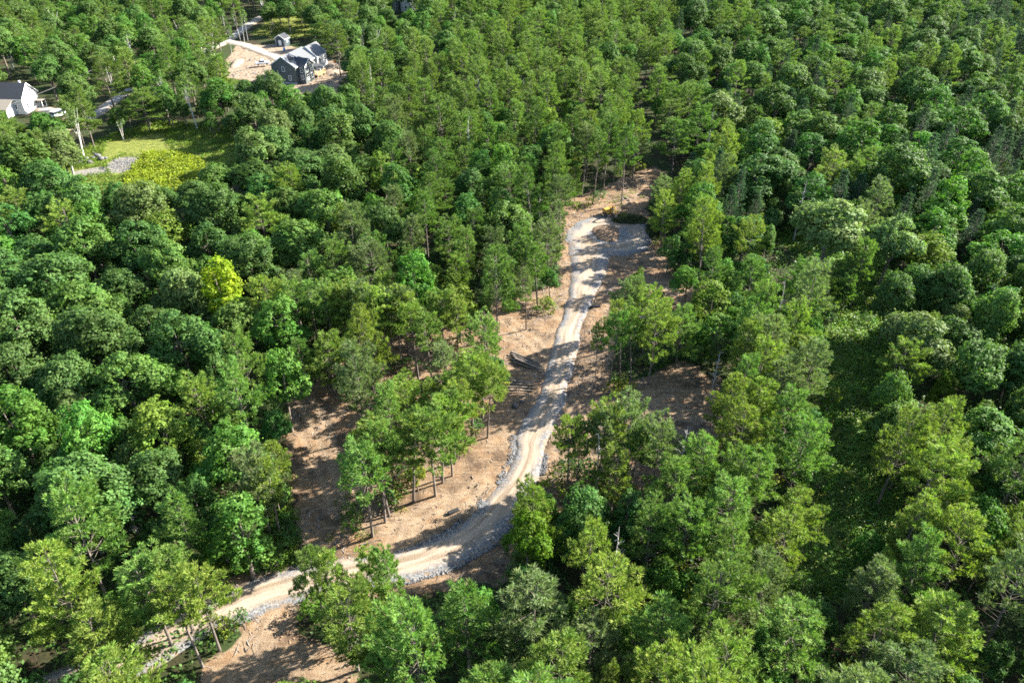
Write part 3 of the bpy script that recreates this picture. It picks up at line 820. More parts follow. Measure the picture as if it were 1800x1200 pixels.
LIT_PX = [
    [(1458, 562), (1528, 557), (1540, 578), (1495, 605), (1460, 618)],
    [(185, 250), (290, 240), (355, 290), (350, 310), (230, 310), (185, 285)],
    [(985, 548), (1033, 552), (1018, 605), (965, 635), (890, 600), (900, 570)],
    [(905, 770), (988, 772), (982, 850), (955, 848), (880, 900), (780, 900), (700, 955), (690, 935), (770, 885), (850, 815)],
    [(715, 990), (780, 982), (740, 1003), (540, 1058), (460, 1110), (400, 1060), (520, 1005)],
    [(1002, 382), (1045, 368), (1036, 395), (1030, 440), (1005, 440)], [(1080, 352), (1125, 318), (1120, 345), (1085, 368)],
    [(420, 102), (470, 106), (470, 126), (425, 124)], [(540, 135), (590, 128), (565, 148)],
    [(518, 765), (600, 762), (604, 800), (518, 812)], [(1120, 520), (1155, 512), (1160, 530)]]
LIT_W = [W(p) for p in LIT_PX]
# (outline of the crowns in the photo, [species weights], words for the label, tint)
ZONES = [
    ('around the white house and its driveway', [(-200, -80), (500, -80), (440, 30), (350, 90), (420, 130), (440, 200), (330, 225), (180, 235), (90, 285), (-200, 300)], dict(pine=.34, oak=.30, maple=.26, birch=.10)),
    ('in the woods behind the grey house', [(440, -80), (850, -80), (850, 60), (720, 130), (600, 100), (480, 60)], dict(pine=.25, oak=.45, maple=.25, birch=.05)),
    ('between the weedy clearing and the dirt patch', [(-300, 285), (110, 300), (360, 310), (360, 275), (450, 235), (420, 140), (600, 140), (690, 230), (640, 330), (560, 370), (520, 500), (440, 520), (400, 610), (340, 680), (290, 760), (265, 830), (250, 960), (190, 1000), (-300, 1080)], dict(oak=.78, maple=.18, pine=.04)),
    ('between the grey house and the turnaround', [(600, 110), (720, 130), (850, 60), (900, 180), (990, 260), (1000, 380), (990, 500), (900, 560), (800, 560), (640, 560), (470, 560), (430, 520), (520, 500), (560, 370), (640, 330), (690, 230)], dict(pine=.80, maple=.16, oak=.04)),
    ('in the woods behind the gravel turnaround', [(850, -80), (1280, -80), (1180, 60), (1200, 140), (1260, 210), (1160, 300), (990, 380), (990, 260), (900, 180), (850, 60)], dict(pine=.84, oak=.08, maple=.08)),
    ('on the wooded slope beyond the grass strip', [(1280, -80), (1580, -80), (1700, 60), (1800, 190), (2100, 240), (2100, 420), (1700, 430), (1560, 430), (1340, 420), (1250, 330), (1160, 300), (1260, 210), (1200, 140), (1180, 60)], dict(oak=.44, maple=.28, pine=.18, spruce=.10)),
    ('between the shaded dirt and the grass strip', [(1100, 270), (1250, 270), (1350, 400), (1470, 420), (1470, 560), (1470, 960), (1400, 1010), (1180, 1000), (900, 1000), (890, 830), (1000, 720), (1180, 720), (1250, 620), (1150, 500), (1140, 400)], dict(pine=.78, maple=.22)),
    ('across the grass strip from the shaded dirt', [(1450, 420), (2100, 400), (2100, 800), (1640, 760), (1520, 700), (1530, 560), (1450, 470)], dict(oak=.72, maple=.14, pine=.14)),
    ('between the dirt patch and the road', [(480, 560), (900, 560), (900, 700), (860, 800), (640, 960), (600, 850), (600, 740), (500, 680)], dict(pine=.88, maple=.12)),
    ('beside the bare dirt patch', [(400, 610), (500, 640), (520, 960), (480, 980), (250, 960), (265, 830), (340, 680)], dict(pine=.62, maple=.38)),
    ('beside the gravel entrance road', [(-300, 1060), (250, 950), (420, 960), (480, 1400), (-300, 1400)], dict(maple=.42, oak=.28, pine=.30)),
    ('across the road from the dirt patch', [(480, 960), (900, 1000), (1400, 1000), (1540, 740), (2200, 740), (2200, 1500), (480, 1500)], dict(pine=.90, maple=.10)),
    ('in the dark conifer woods past the wooded slope', [(1580, -80), (2100, -80), (2100, 240), (1800, 190), (1700, 60)], dict(spruce=.48, pine=.32, oak=.20)),
]
TINTS = {   # species -> [(word, colour, weight)]
    'pine': [('yellow-green', (0.180, 0.250, 0.045), .45), ('mid green', (0.128, 0.215, 0.046), .37), ('grey-green', (0.145, 0.195, 0.072), .18)],
    'oak': [('deep green', (0.076, 0.148, 0.036), .48), ('mid green', (0.096, 0.176, 0.036), .36), ('pale green', (0.125, 0.190, 0.055), .16)],
    'maple': [('fresh green', (0.090, 0.200, 0.030), .50), ('deep green', (0.062, 0.150, 0.032), .38), ('yellow-green', (0.135, 0.215, 0.030), .12)],
    'birch': [('light green', (0.120, 0.195, 0.050), 1.0)],
    'spruce': [('dark blue-green', (0.045, 0.095, 0.042), 1.0)],
    'shrub': [('bright green', (0.105, 0.200, 0.024), .4), ('deep green', (0.056, 0.135, 0.028), .4), ('yellow-green', (0.17, 0.22, 0.024), .2)],
}
KIT = {'pine': (PINES, 15.0, 'pine_tree', 'pine tree'), 'oak': (OAKS, 14.0, 'oak_tree', 'oak tree'), 'maple': (MAPLES, 14.0, 'maple_tree', 'maple tree'),
       'birch': (BIRCHES, 14.0, 'birch_tree', 'birch tree'), 'spruce': (SPRUCES, 15.0, 'spruce_tree', 'spruce tree'), 'shrub': (SHRUBS, 2.4, 'shrub', 'shrub')}
SIZES = {'pine': (11.5, 18.5, 1.0), 'oak': (11.5, 17.0, 1.0), 'maple': (10.0, 16.0, 1.0), 'birch': (11.0, 15.0, 1.0), 'spruce': (11, 16, 1.0)}
SPACE = {'pine': 2.75, 'oak': 3.35, 'maple': 3.0, 'birch': 2.2, 'spruce': 2.1}   # half of the distance to a like neighbour

TREES = []      # dict(kind,x,y,h,w,tint,word,zone,label,group,variant,rot)
def zone_of(u, v):
    for i, z in enumerate(ZONES):
        if inpoly(z[1], u, v): return i
    return -1
def pick_tint(kind):
    t = TINTS[kind]; k = rng.choice(len(t), p=[q[2] for q in t])
    return t[k][0], t[k][1]

def plant(kind, x, y, h, w=1.0, zone=None, label=None, tint=None, word=None, group=None, variant=None, lean=None):
    wd, tc_ = pick_tint(kind)
    if tint is not None: tc_ = tint; wd = word or wd
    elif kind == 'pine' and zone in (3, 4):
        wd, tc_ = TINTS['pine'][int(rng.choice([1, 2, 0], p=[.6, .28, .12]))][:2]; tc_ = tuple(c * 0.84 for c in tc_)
    if zone is None:
        u, v = proj(x, y, ground_z(x, y) + 0.72 * h); zone = zone_of(float(u), float(v))
    TREES.append(dict(kind=kind, x=float(x), y=float(y), h=float(h), w=float(w), tint=tc_, word=wd, zone=zone, label=label, group=group,
                      variant=int(rng.integers(8 if kind == 'pine' else len(KIT[kind][0]))) if variant is None else variant, rot=float(rng.uniform(0, 6.283)), lean=lean))

def by_base(kind, u, v, h, w=1.0, **k):
    if kind == 'pine': k.setdefault('variant', int(rng.integers(8, 11)) if rng.random() < 0.8 else 3); w *= 1.3 if k.get('zone') == 8 else 1.08
    p = at(u, v); plant(kind, p[0], p[1], h, w, **k)
def by_top(kind, u, v, h, w=1.0, **k):
    p = at(u, v, h); plant(kind, p[0], p[1], h, w, **k)

# --- trees whose trunk or crown can be read off the photograph
for u, v, h in [(496, 611, 15), (543, 622, 15), (561, 621, 14.5), (590, 638, 15), (613, 631, 15), (628, 629, 14.5), (635, 633, 15), (653, 638, 15.5), (666, 647, 15.5),
                (691, 633, 14), (704, 633, 14.5), (717, 624, 14), (780, 629, 13.5), (804, 629, 13), (736, 669, 14.5), (761, 678, 14)]:
    by_base('pine', u, v, h, 0.86, zone=8)
for u, v, h, w in [(655, 943, 17, 1.0), (677, 918, 17, 0.9), (684, 905, 16.5, 0.85), (727, 881, 16, 0.85), (765, 871, 17, 0.9), (778, 848, 15.5, 0.8), (795, 836, 15, 0.8), (799, 814, 15.5, 0.85),
                   (829, 766, 15.5, 0.85), (857, 770, 14.5, 0.8), (848, 742, 13.5, 0.8)]:
    by_base('pine', u, v, h, w, zone=8)
by_base('pine', 925, 577, 14.2, 0.72, zone=3, label='lone slim pine standing on bare dirt beside the gravel road', group='')
for u, v, h in [(862, 540, 14), (820, 523, 15), (793, 503, 15), (962, 507, 14.5), (945, 540, 13), (663, 527, 14), (725, 503, 15), (978, 470, 15), (985, 430, 16)]:
    by_base('pine', u, v, h, 0.9, zone=3)
by_base('pine', 1092, 360, 19, 0.95, zone=4, label='tall pine with a bare straight trunk rising behind the parked excavator', group='')
for u, v, h in [(1042, 357, 18), (1022, 345, 18), (1060, 338, 19), (1078, 322, 19), (1112, 318, 18), (1030, 318, 18)]:
    by_base('pine', u, v, h, 1.0, zone=4)
for u, v, h, w in [(1046, 668, 11.5, 0.45), (1070, 676, 14.5, 0.8), (1090, 661, 14.5, 0.85), (1109, 673, 15, 0.8), (1139, 677, 15.5, 0.95), (1082, 612, 14.5, 0.8), (1105, 608, 14, 0.75), (1130, 622, 13.5, 0.8)]:
    by_base('pine', u, v, h, w, zone=6, label='slim pine in the small clump on the dirt opposite the log piles', group='pines opposite the log piles')
by_base('maple', 1108, 585, 13.5, 0.55, zone=6, tint=(0.10, 0.17, 0.016), label='narrow bright green maple rising above the pine clump opposite the log piles', group='')
for u, v, h, w in [(998, 873, 14.5, 0.72), (1012, 867, 12.5, 0.7), (1050, 856, 15, 0.8), (1068, 849, 15, 0.8), (1088, 856, 15.5, 0.85), (1105, 862, 13, 0.75)]:
    by_base('pine', u, v, h, w, zone=6)
for u, v, h, w in [(387, 1143, 15.5, 0.95), (357, 1172, 15, 0.9), (304, 1134, 15.5, 0.95), (340, 1112, 15, 0.9)]:
    by_base('pine', u, v, h, w, zone=10, label='tall pine with a bare grey trunk leaning over the gravel entrance road', group='pines at the gravel entrance road')
for u, v, h in [(577, 1120, 15.5), (585, 1124, 15)]:
    by_base('pine', u, v, h, 0.72, zone=11, label='slim pine of the close pair by the mouth of the dirt spur', group='pair of pines at the dirt spur')
for u, v, h, w in [(476, 946, 15.5, 0.95), (496, 958, 15, 0.8)]:
    by_base('pine', u, v, h, w, zone=9)
for u, v, h, w in [(640, 965, 13.5, 0.7), (690, 975, 14, 0.75)]:
    by_top('pine', u, v, h, w, zone=11)
for u, v, h, w in [(1288, 705, 15.5, 1.0), (1312, 735, 15, 1.0), (1300, 668, 16, 1.0), (1335, 700, 16, 1.05), (1285, 770, 15, 0.9)]:
    p = at(u, v); plant('pine', p[0], p[1], h, w, zone=6)
# tops of trees facing the open ground
for u, v, h, w in [(1165, 738, 15, 0.85), (1185, 790, 15, 0.95), (1245, 772, 15, 1.0), (1300, 785, 15, 1.0), (1340, 790, 15, 1.0),
                   (1300, 672, 15, 1.0), (1345, 662, 15, 1.0), (1400, 690, 15, 1.0), (1420, 735, 15, 1.05), (1390, 640, 14, 1.0), (1430, 600, 15, 1.0), (1440, 455, 15.5, 1.0),
                   (938, 852, 15, 0.8), (1045, 905, 15, 0.85), (1150, 905, 14, 0.95), (1215, 890, 15, 0.9), (1300, 930, 15, 0.9), (1400, 890, 14.5, 0.95),
                   (1245, 290, 16, 1.0), (1282, 272, 16, 0.85), (1200, 300, 15, 1.0), (1175, 335, 14, 0.9), (1240, 345, 15, 1.0), (1320, 385, 14, 0.9), (1530, 420, 15, 0.75), (1525, 370, 15, 0.8)]:
    by_top('pine', u, v, h, w, zone=6)
by_top('maple', 925, 905, 12.5, 0.75, zone=6, tint=(0.105, 0.175, 0.014), label='bright green maple with its leafy side over the shaded gravel bend', group='')
by_top('maple', 1170, 1000, 9.0, 0.7, zone=6)
by_top('maple', 1110, 880, 10.5, 0.8, zone=6)
by_top('maple', 1340, 520, 9.0, 0.8, zone=6); by_top('maple', 1215, 470, 8.5, 0.8, zone=6); by_top('maple', 1270, 455, 9.0, 0.8, zone=6); by_top('maple', 1180, 415, 8.5, 0.7, zone=6)
by_top('maple', 385, 458, 16, 1.2, zone=2, tint=(0.19, 0.285, 0.014), label='vivid lime-yellow maple standing out among the dark green oaks', group='')
by_top('maple', 380, 105, 13, 0.75, zone=0, tint=(0.16, 0.235, 0.016), label='lime-green maple at the edge of the cut bank by the grey house', group='')
by_top('oak', 470, 128, 15, 1.15, zone=1, label='broad dark oak in front of the grey house, hiding its corner', group='')
by_top('oak', 610, 150, 13, 1.0, zone=1); by_top('oak', 560, 168, 12, 0.9, zone=1)
by_top('maple', 890, 250, 14, 1.05, zone=3, tint=(0.065, 0.15, 0.014), label='round fresh green maple among the pines near the gravel turnaround', group='')
by_top('maple', 968, 190, 14, 0.95, zone=3); by_top('maple', 855, 195, 12, 0.8, zone=3)
by_top('oak', 1590, 660, 13, 0.7, zone=7); by_top('maple', 1668, 650, 12, 0.6, zone=7, tint=(0.12, 0.17, 0.016), label='yellow-green round maple poking up beside the broad oaks across the grass strip', group='')
by_top('oak', 1630, 555, 15, 1.25, zone=7); by_top('oak', 1680, 470, 15, 1.1, zone=7); by_top('oak', 1740, 440, 15, 1.1, zone=7); by_top('oak', 1740, 600, 15, 1.15, zone=7)
by_top('oak', 1625, 470, 14, 0.9, zone=7); by_top('pine', 1665, 790, 15, 1.1, zone=11); by_top('pine', 1625, 870, 14, 0.95, zone=11); by_top('pine', 1640, 940, 14.5, 1.0, zone=11); by_top('pine', 1585, 560, 9, 0.8, zone=7)
by_base('maple', 735, 862, 5.5, 0.42, zone=8, tint=(0.17, 0.21, 0.014), label='small yellow-green sapling under the pines by the gravel road', group='')
for u, v, h, w in [(147, 276, 15, 0.95)]:
    by_base('birch', u, v, h, w, zone=0, variant=0, label='twin-stemmed white birch leaning over the boulders by the weedy clearing', group='')
for u, v in [(400, 75), (408, 102), (424, 74), (430, 75), (436, 73)]:
    by_base('birch', u, v, 13, 0.55, zone=0, variant=1, label='slender white birch by the lane behind the grey house', group='birches by the lane')
HAND = len(TREES)

# --- fill the woods
def fill(under=False):
    n_try = 60000 if not under else 9000
    ys = 36 + ((424 if not under else 235) - 36) * rng.random(n_try) ** 0.80
    half = 70 + (ys - 44) * 0.585
    xs = rng.uniform(-1, 1, n_try) * half + 5
    cell = {}
    def put(i, x, y, s): cell.setdefault((int(x // 8), int(y // 8)), []).append((x, y, s))
    for t in TREES: put(0, t['x'], t['y'], SPACE[t['kind']] * min(1, t['w']) * (0.92 if not under else 0.78))
    gz = ground_z(xs, ys)
    open_all = OPEN_PX
    lanes_w = spline([at(*p)[:2] for p in LANE_PX], 200)
    ua, va = proj(xs, ys, gz + 0.72 * 15)
    za = np.full(n_try, -1)
    for q in reversed(range(len(ZONES))): za[inpoly(ZONES[q][1], ua, va)] = q
    boxes = [(min(p[0] for p in P), min(p[1] for p in P), max(p[0] for p in P), max(p[1] for p in P)) for P in open_all]
    lboxes = [(min(p[0] for p in P), min(p[1] for p in P), max(p[0] for p in P), max(p[1] for p in P)) for P in LIT_W]
    hit = lambda P, B, X, Y: X.max() >= B[0] and X.min() <= B[2] and Y.max() >= B[1] and Y.min() <= B[3] and inpoly(P, X, Y).any()
    for i in range(n_try):
        x, y = xs[i], ys[i]
        z = int(za[i])
        if z < 0: continue
        wts = ZONES[z][2]
        kind = list(wts)[rng.choice(len(wts), p=np.array(list(wts.values())) / sum(wts.values()))]
        lo, hi, _ = SIZES[kind]
        h = rng.uniform(lo, hi); w = rng.uniform(0.92, 1.28) * (h / KIT[kind][1]) ** 0.4
        if z in (5, 12): h *= 1.05; w *= 1.30 if kind in ('oak', 'maple') else 1.15
        if z in (4, 1, 0): w *= 1.15
        if z == 2: w *= 1.15
        if under:
            if kind in ('pine', 'spruce', 'birch') and rng.random() < 0.6: kind = 'maple'
            h = rng.uniform(6.5, 10.5); w = rng.uniform(0.5, 0.75)
            if rng.random() < 0.3: continue
        s = SPACE[kind] * w * (0.85 if under else 1.0)
        a, b = int(x // 8), int(y // 8); ok = True
        for p in range(a - 1, a + 2):
            for q in range(b - 1, b + 2):
                for (x2, y2, s2) in cell.get((p, q), ()):
                    if (x - x2) ** 2 + (y - y2) ** 2 < (s + s2) ** 2: ok = False; break
                if not ok: break
            if not ok: break
        if not ok: continue
        if z in (0, 1, 2) and np.min(np.hypot(lanes_w[:, 0] - x, lanes_w[:, 1] - y)) < 4.2: continue
        R = {'pine': 3.5, 'oak': 4.2, 'maple': 3.7, 'birch': 2.3, 'spruce': 2.3}[kind] * w
        zb = 0.30 if kind != 'pine' else 0.42
        tx = np.array([x, x, x - R, x + R, x - R * .7, x + R * .7, x, x, x]); tz = gz[i] + h * np.array([0, 1.0, .62, .62, .82, .82, zb, .62, .15])
        pu, pv = proj(tx, np.full(9, y), tz)
        bad = False
        for P, B in zip(open_all, boxes):
            if hit(P, B, pu, pv): bad = True; break
        if bad: continue
        hs = 0.68 * h / math.tan(SUN_EL); cx = x - math.cos(SUN_AZ) * hs; cy = y - math.sin(SUN_AZ) * hs
        qx = cx + np.array([0, 0.6, -0.6, 0, 0]) * R * -math.sin(SUN_AZ) + np.array([0, 0, 0, 1, -1]) * R * math.cos(SUN_AZ)
        qy = cy + np.array([0, 0.6, -0.6, 0, 0]) * R * math.cos(SUN_AZ) + np.array([0, 0, 0, 1, -1]) * R * math.sin(SUN_AZ)
        if any(hit(P, B, qx, qy) for P, B in zip(LIT_W, lboxes)): continue
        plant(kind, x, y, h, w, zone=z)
        put(0, x, y, s)
fill()
fill(True)

# --- shrubs at the wood edges
SH_PX = [(478, 655), (500, 668), (520, 662), (540, 655), (556, 672), (575, 668), (592, 676), (610, 668), (628, 676), (645, 668), (585, 650), (620, 648), (655, 655), (680, 660), (700, 650), (720, 650),
         (470, 690), (488, 700), (505, 690), (880, 655), (893, 668), (870, 680), (885, 690), (1085, 690), (1100, 686), (1075, 694), (820, 790), (830, 775), (812, 800), (835, 768),
         (615, 905), (628, 918), (640, 900), (622, 930), (505, 890), (512, 920), (500, 940), (515, 955), (490, 925), (560, 1085), (575, 1075), (548, 1075), (600, 1090), (540, 1088), (410, 1105), (395, 1110), (420, 1098), (385, 1098),
         (1100, 600), (1085, 620), (1120, 615), (1130, 640), (1150, 640), (1165, 620), (1180, 600), (1160, 580), (1015, 885), (1040, 880), (1065, 875), (1090, 880), (1110, 870), (1130, 880), (1150, 870),
         (905, 975), (915, 1005), (925, 990), (900, 1020), (945, 1015), (700, 870), (715, 855), (690, 880), (705, 840), (955, 545), (945, 552), (960, 540), (760, 700), (745, 690),
         (1230, 560), (1200, 565), (1190, 585), (1220, 600), (1215, 620), (1240, 640), (1180, 630), (1165, 645), (1170, 455), (1180, 480), (1195, 490), (1165, 430), (1160, 410), (1210, 495),
         (1020, 365), (1035, 362), (1050, 358), (1005, 372), (1120, 300), (1135, 292), (870, 540), (850, 545), (840, 535), (815, 535),
         (1480, 545), (1450, 545), (1530, 545), (1560, 590), (1440, 640), (1445, 760), (1440, 860), (1430, 930), (1410, 980), (1380, 1010), (1370, 1040), (1500, 1060), (1530, 1040)]
for u, v in SH_PX:
    h = rng.uniform(1.6, 3.4)
    wd, tc_ = pick_tint('shrub')
    if (u, v) in ((880, 655), (893, 668), (870, 680), (885, 690), (1085, 690), (1100, 686), (1075, 694)): wd, tc_ = 'yellow-green', (0.17, 0.20, 0.016)
    by_base('shrub', u, v, h, rng.uniform(0.8, 1.25) * h / 2.4, tint=tc_, word=wd)
def scatter_poly_early(p, n):
    P = np.array(p); out = []
    while len(out) < n:
        q = rng.uniform(P.min(0), P.max(0))
        if inpoly(p, q[0], q[1]): out.append(q)
    return out
def shrubs_under():
    k = 0
    for _ in range(4000):
        u, v = rng.uniform(380, 1560), rng.uniform(430, 1190)
        if k >= 150: break
        p = at(u, v); z = zone_of(u, v - 80)
        if z not in (3, 6, 8, 9, 10, 11): continue
        if any(inpoly(P, u, v) for P in OPEN_PX): continue
        if rng.random() > (1.0 if z in (6, 9, 10) else 0.45): continue
        h = rng.uniform(1.5, 4.2); plant('shrub', p[0], p[1], h, rng.uniform(0.85, 1.3) * h / 2.4, zone=z); k += 1
shrubs_under()
for q in scatter_poly_early(GRASS_W[1], 22):
    h = rng.uniform(0.8, 2.2); plant('shrub', q[0], q[1], h, rng.uniform(0.9, 1.5) * h / 2.4)

# --- turn the list into objects: the nearest 300 of a kind singly, the rest as one wood
def in_view(t):
    ok = False
    for f in (0.3, 0.75, 1.0):
        u, v = proj(t['x'], t['y'], t['h'] * f)
        r = 60
        if -r < u < 1800 + r and -r < v < 1200 + r: ok = True
    return ok
def size_words(k, t):
    h, w = t['h'], t['w']
    if k == 'shrub': return 'big' if h > 2.8 else 'small' if h < 2.0 else 'middling'
    q = h / KIT[k][1]
    return ('tall' if q > 1.06 else 'low' if q < 0.95 else 'medium') + (' broad' if w > 1.17 else ' narrow' if w < 0.92 else '')
EDGES = [('edging the dirt', DIRT_W[:1]), ('edging the weeds', GRASS_W[:1]), ('edging the grass', GRASS_W[1:2]), ('edging the house yard', DIRT_W[1:2])]
EDGE_PTS = [(w_, p, np.concatenate([np.linspace(a, b, 12) for a, b in zip(np.array(p), np.roll(np.array(p), -1, 0))])) for w_, ps in EDGES for p in ps]
def edge_words(t):
    for word, p, P in EDGE_PTS:
        if np.min(np.hypot(P[:, 0] - t['x'], P[:, 1] - t['y'])) < 6.5 or inpoly(p, t['x'], t['y']): return word + ' '
    return ''
NB_XY = np.array([(t['x'], t['y']) for t in TREES]); NB_K = [t['kind'] for t in TREES]
def full_label(kind, t, zw):
    first = f"{size_words(kind, t)} {t['word']} {KINDWORD[kind]}"; ed = edge_words(t)
    d = np.hypot(NB_XY[:, 0] - t['x'], NB_XY[:, 1] - t['y']); nb = ''
    for i in np.argsort(d)[1:5]:
        if d[i] < 8 and NB_K[i] != kind and NB_K[i] != 'shrub':
            nb = f"beside a {TREES[i]['word']} {KINDWORD[NB_K[i]]} "; break
    for lab in (f"{first} {nb}{ed}{zw}", f"{first} {nb}{ed}{zw.replace('the ', '')}", f"{first} {ed}{zw}", f"{first} {zw}"):
        if len(lab.replace('-', ' ').split()) <= 16: return lab.strip()
    return lab
ZW = [z[0] for z in ZONES]
KINDWORD = {'pine': 'pine', 'oak': 'oak', 'maple': 'maple', 'birch': 'birch', 'spruce': 'spruce', 'shrub': 'shrub'}
counts = {}
FIRST = {}
far = {}
for kind in KIT:
    L = [t for t in TREES if t['kind'] == kind]
    vis = sorted([t for t in L if in_view(t)], key=lambda t: (t['label'] is None, math.hypot(t['x'], t['y'])))
    single = vis[:300]
    ids = {id(t) for t in single}
    far[kind] = [t for t in L if id(t) not in ids]
    meshes, h0, name, cat = KIT[kind]
    counts[kind] = (len(single), len(far[kind]))
    for t in single:
        z = float(ground_z(t['x'], t['y'])) - 0.12
        root = empty(name, (t['x'], t['y'], z), t['rot'])
        sz = t['h'] / h0
        ax_ = float(rng.uniform(0.86, 1.16)); root.scale = (t['w'] * ax_, t['w'] / ax_, sz)
        root.rotation_euler = (rng.normal(0, 0.04), rng.normal(0, 0.04), t['rot'])
        cr, tr = meshes[t['variant']]
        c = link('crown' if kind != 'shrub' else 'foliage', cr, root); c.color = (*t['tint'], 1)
        k = link('trunk' if kind != 'shrub' else 'stem', tr, root)
        FIRST.setdefault((kind, t['variant']), (c, k))
        if t['label']:
            tag(root, t['label'], cat, t['group'] or None)
        else:
            zw = ZW[t['zone']] if t['zone'] >= 0 else 'at the margin of the woods'
            tag(root, full_label(kind, t, zw), cat, f"{cat}s {zw}")
print('TREES', counts, 'hand', HAND)

def wood(name, label, kind, items):
    """the remaining trees of a kind, as one mass: instances of the same tree meshes on points"""
    if not items: return
    me = bpy.data.meshes.new(name)
    P = np.array([(t['x'], t['y'], float(ground_z(t['x'], t['y'])) - 0.12) for t in items], np.float32)
    me.vertices.add(len(P)); me.vertices.foreach_set('co', P.ravel())
    a = me.attributes.new('tree_scale', 'FLOAT_VECTOR', 'POINT'); a.data.foreach_set('vector', np.array([(t['w'] * q, t['w'] / q, t['h'] / KIT[kind][1]) for t, q in zip(items, rng.uniform(0.86, 1.16, len(items)))], np.float32).ravel())
    a = me.attributes.new('tree_turn', 'FLOAT_VECTOR', 'POINT'); a.data.foreach_set('vector', np.array([(0, 0, t['rot']) for t in items], np.float32).ravel())
    a = me.attributes.new('tree_pick', 'INT', 'POINT'); a.data.foreach_set('value', np.array([t['variant'] for t in items], np.int32))
    o = link(name, me)
    tag(o, kind='stuff', label=label, cat='woods')
    c = np.mean([t['tint'] for t in items], 0); o.color = (*c, 1)
    g = bpy.data.node_groups.new(name, 'GeometryNodeTree')
    g.interface.new_socket('Geometry', in_out='INPUT', socket_type='NodeSocketGeometry')
    g.interface.new_socket('Geometry', in_out='OUTPUT', socket_type='NodeSocketGeometry')
    gi_ = g.nodes.new('NodeGroupInput'); go = g.nodes.new('NodeGroupOutput')
    ip = g.nodes.new('GeometryNodeInstanceOnPoints')
    m2p = g.nodes.new('GeometryNodeMeshToPoints')
    g.links.new(gi_.outputs[0], m2p.inputs['Mesh']); g.links.new(m2p.outputs[0], ip.inputs['Points'])
    jn = g.nodes.new('GeometryNodeJoinGeometry')
    nv = len(KIT[kind][0])
    for q in reversed(range(nv)):
        src = FIRST.get((kind, q)) or FIRST[(kind, [k for k in range(nv) if (kind, k) in FIRST][0])]
        j2 = g.nodes.new('GeometryNodeJoinGeometry')
        for s_ in src:
            oi = g.nodes.new('GeometryNodeObjectInfo'); oi.inputs['Object'].default_value = s_; oi.transform_space = 'ORIGINAL'
            g.links.new(oi.outputs['Geometry'], j2.inputs[0])
        g2 = g.nodes.new('GeometryNodeGeometryToInstance')
        g.links.new(j2.outputs[0], g2.inputs[0]); g.links.new(g2.outputs[0], jn.inputs[0])
    g.links.new(jn.outputs[0], ip.inputs['Instance'])
    ip.inputs['Pick Instance'].default_value = True
    for nm, ty, sock in (('tree_scale', 'FLOAT_VECTOR', 'Scale'), ('tree_turn', 'FLOAT_VECTOR', 'Rotation'), ('tree_pick', 'INT', 'Instance Index')):
        na = g.nodes.new('GeometryNodeInputNamedAttribute'); na.data_type = ty; na.inputs['Name'].default_value = nm
        out_ = na.outputs['Attribute']
        if sock == 'Rotation':
            er = g.nodes.new('FunctionNodeEulerToRotation'); g.links.new(out_, er.inputs[0]); out_ = er.outputs[0]
        g.links.new(out_, ip.inputs[sock])
    g.links.new(ip.outputs[0], go.inputs[0])
    md = o.modifiers.new('trees', 'NODES'); md.node_group = g
    return o
WOODN = {'pine': ('distant_pine_woods', 'mass of pines filling the woods farther off'), 'oak': ('distant_oak_woods', 'mass of round oak crowns filling the woods farther off'),
         'maple': ('distant_maple_woods', 'mass of leafy maples filling the woods farther off'), 'birch': ('distant_birch_woods', 'mass of birches farther off'),
         'spruce': ('distant_spruce_woods', 'mass of dark spruces farther off'), 'shrub': ('distant_shrubbery', 'mass of shrubs farther off')}
for kind in KIT:
    wood(WOODN[kind][0], WOODN[kind][1], kind, far[kind])

# standing dead trees
for u, v, h, q, lb in [(1394, 425, 15, 0, 'bleached dead tree with a forked top at the dark edge of the sloping woods'),
                       (1460, 430, 12, 1, 'thin grey dead trunk in the shade beside the grassy opening'),
                       (196, 968, 9, 2, 'thin pale dead trunk at the foot of the dark oaks by the entrance road'),
                       (258, 968, 10, 1, 'slim grey dead pole above the shaded leaf litter'),
                       (1248, 710, 11, 0, 'grey dead pine at the corner of the shaded dirt clearing')]:
    p = at(u, v)
    o = link('dead_tree', SNAGS[q], None, (p[0], p[1], float(ground_z(p[0], p[1])) - 0.1)); o.scale = (1, 1, h / 12); o.rotation_euler = (0, 0, rng.uniform(0, 6))
    tag(o, lb, 'dead tree')

k = 0
for t in sorted(TREES, key=lambda t: (t['x'] * 7.13 + t['y'] * 3.71) % 1.0):
    if k >= 20 or t['kind'] != 'pine' or t['zone'] not in (3, 4, 5, 6, 11) or t['label']: continue
    x, y = t['x'] + 2.6, t['y'] - 1.8; h = t['h'] * 1.02
    u, v = proj(x, y, h)
    if not (20 < u < 1780 and 20 < v < 1180) or any(inpoly(P, *proj(x, y, f * h)) for P in OPEN_PX for f in (0, 0.6)): continue
    o = link('dead_tree', SNAGS[k % 3], None, (x, y, float(ground_z(x, y)) - 0.1)); o.scale = (1.1, 1.1, h / 12); o.rotation_euler = (0, 0, k)
    tag(o, 'bare grey dead tree ' + ZW[t['zone']], 'dead tree', 'dead trees ' + ZW[t['zone']]); k += 1

# ------------------------------------------------------------------ low growth: weeds, ferns, litter
def scatter_poly(polys, density):
    out = []
    for p in polys:
        P = np.array(p); lo = P.min(0); hi = P.max(0)
        n = int((hi[0] - lo[0]) * (hi[1] - lo[1]) * density)
        q = rng.uniform(lo, hi, (n, 2)); out.append(q[inpoly(p, q[:, 0], q[:, 1])])
    return np.concatenate(out)

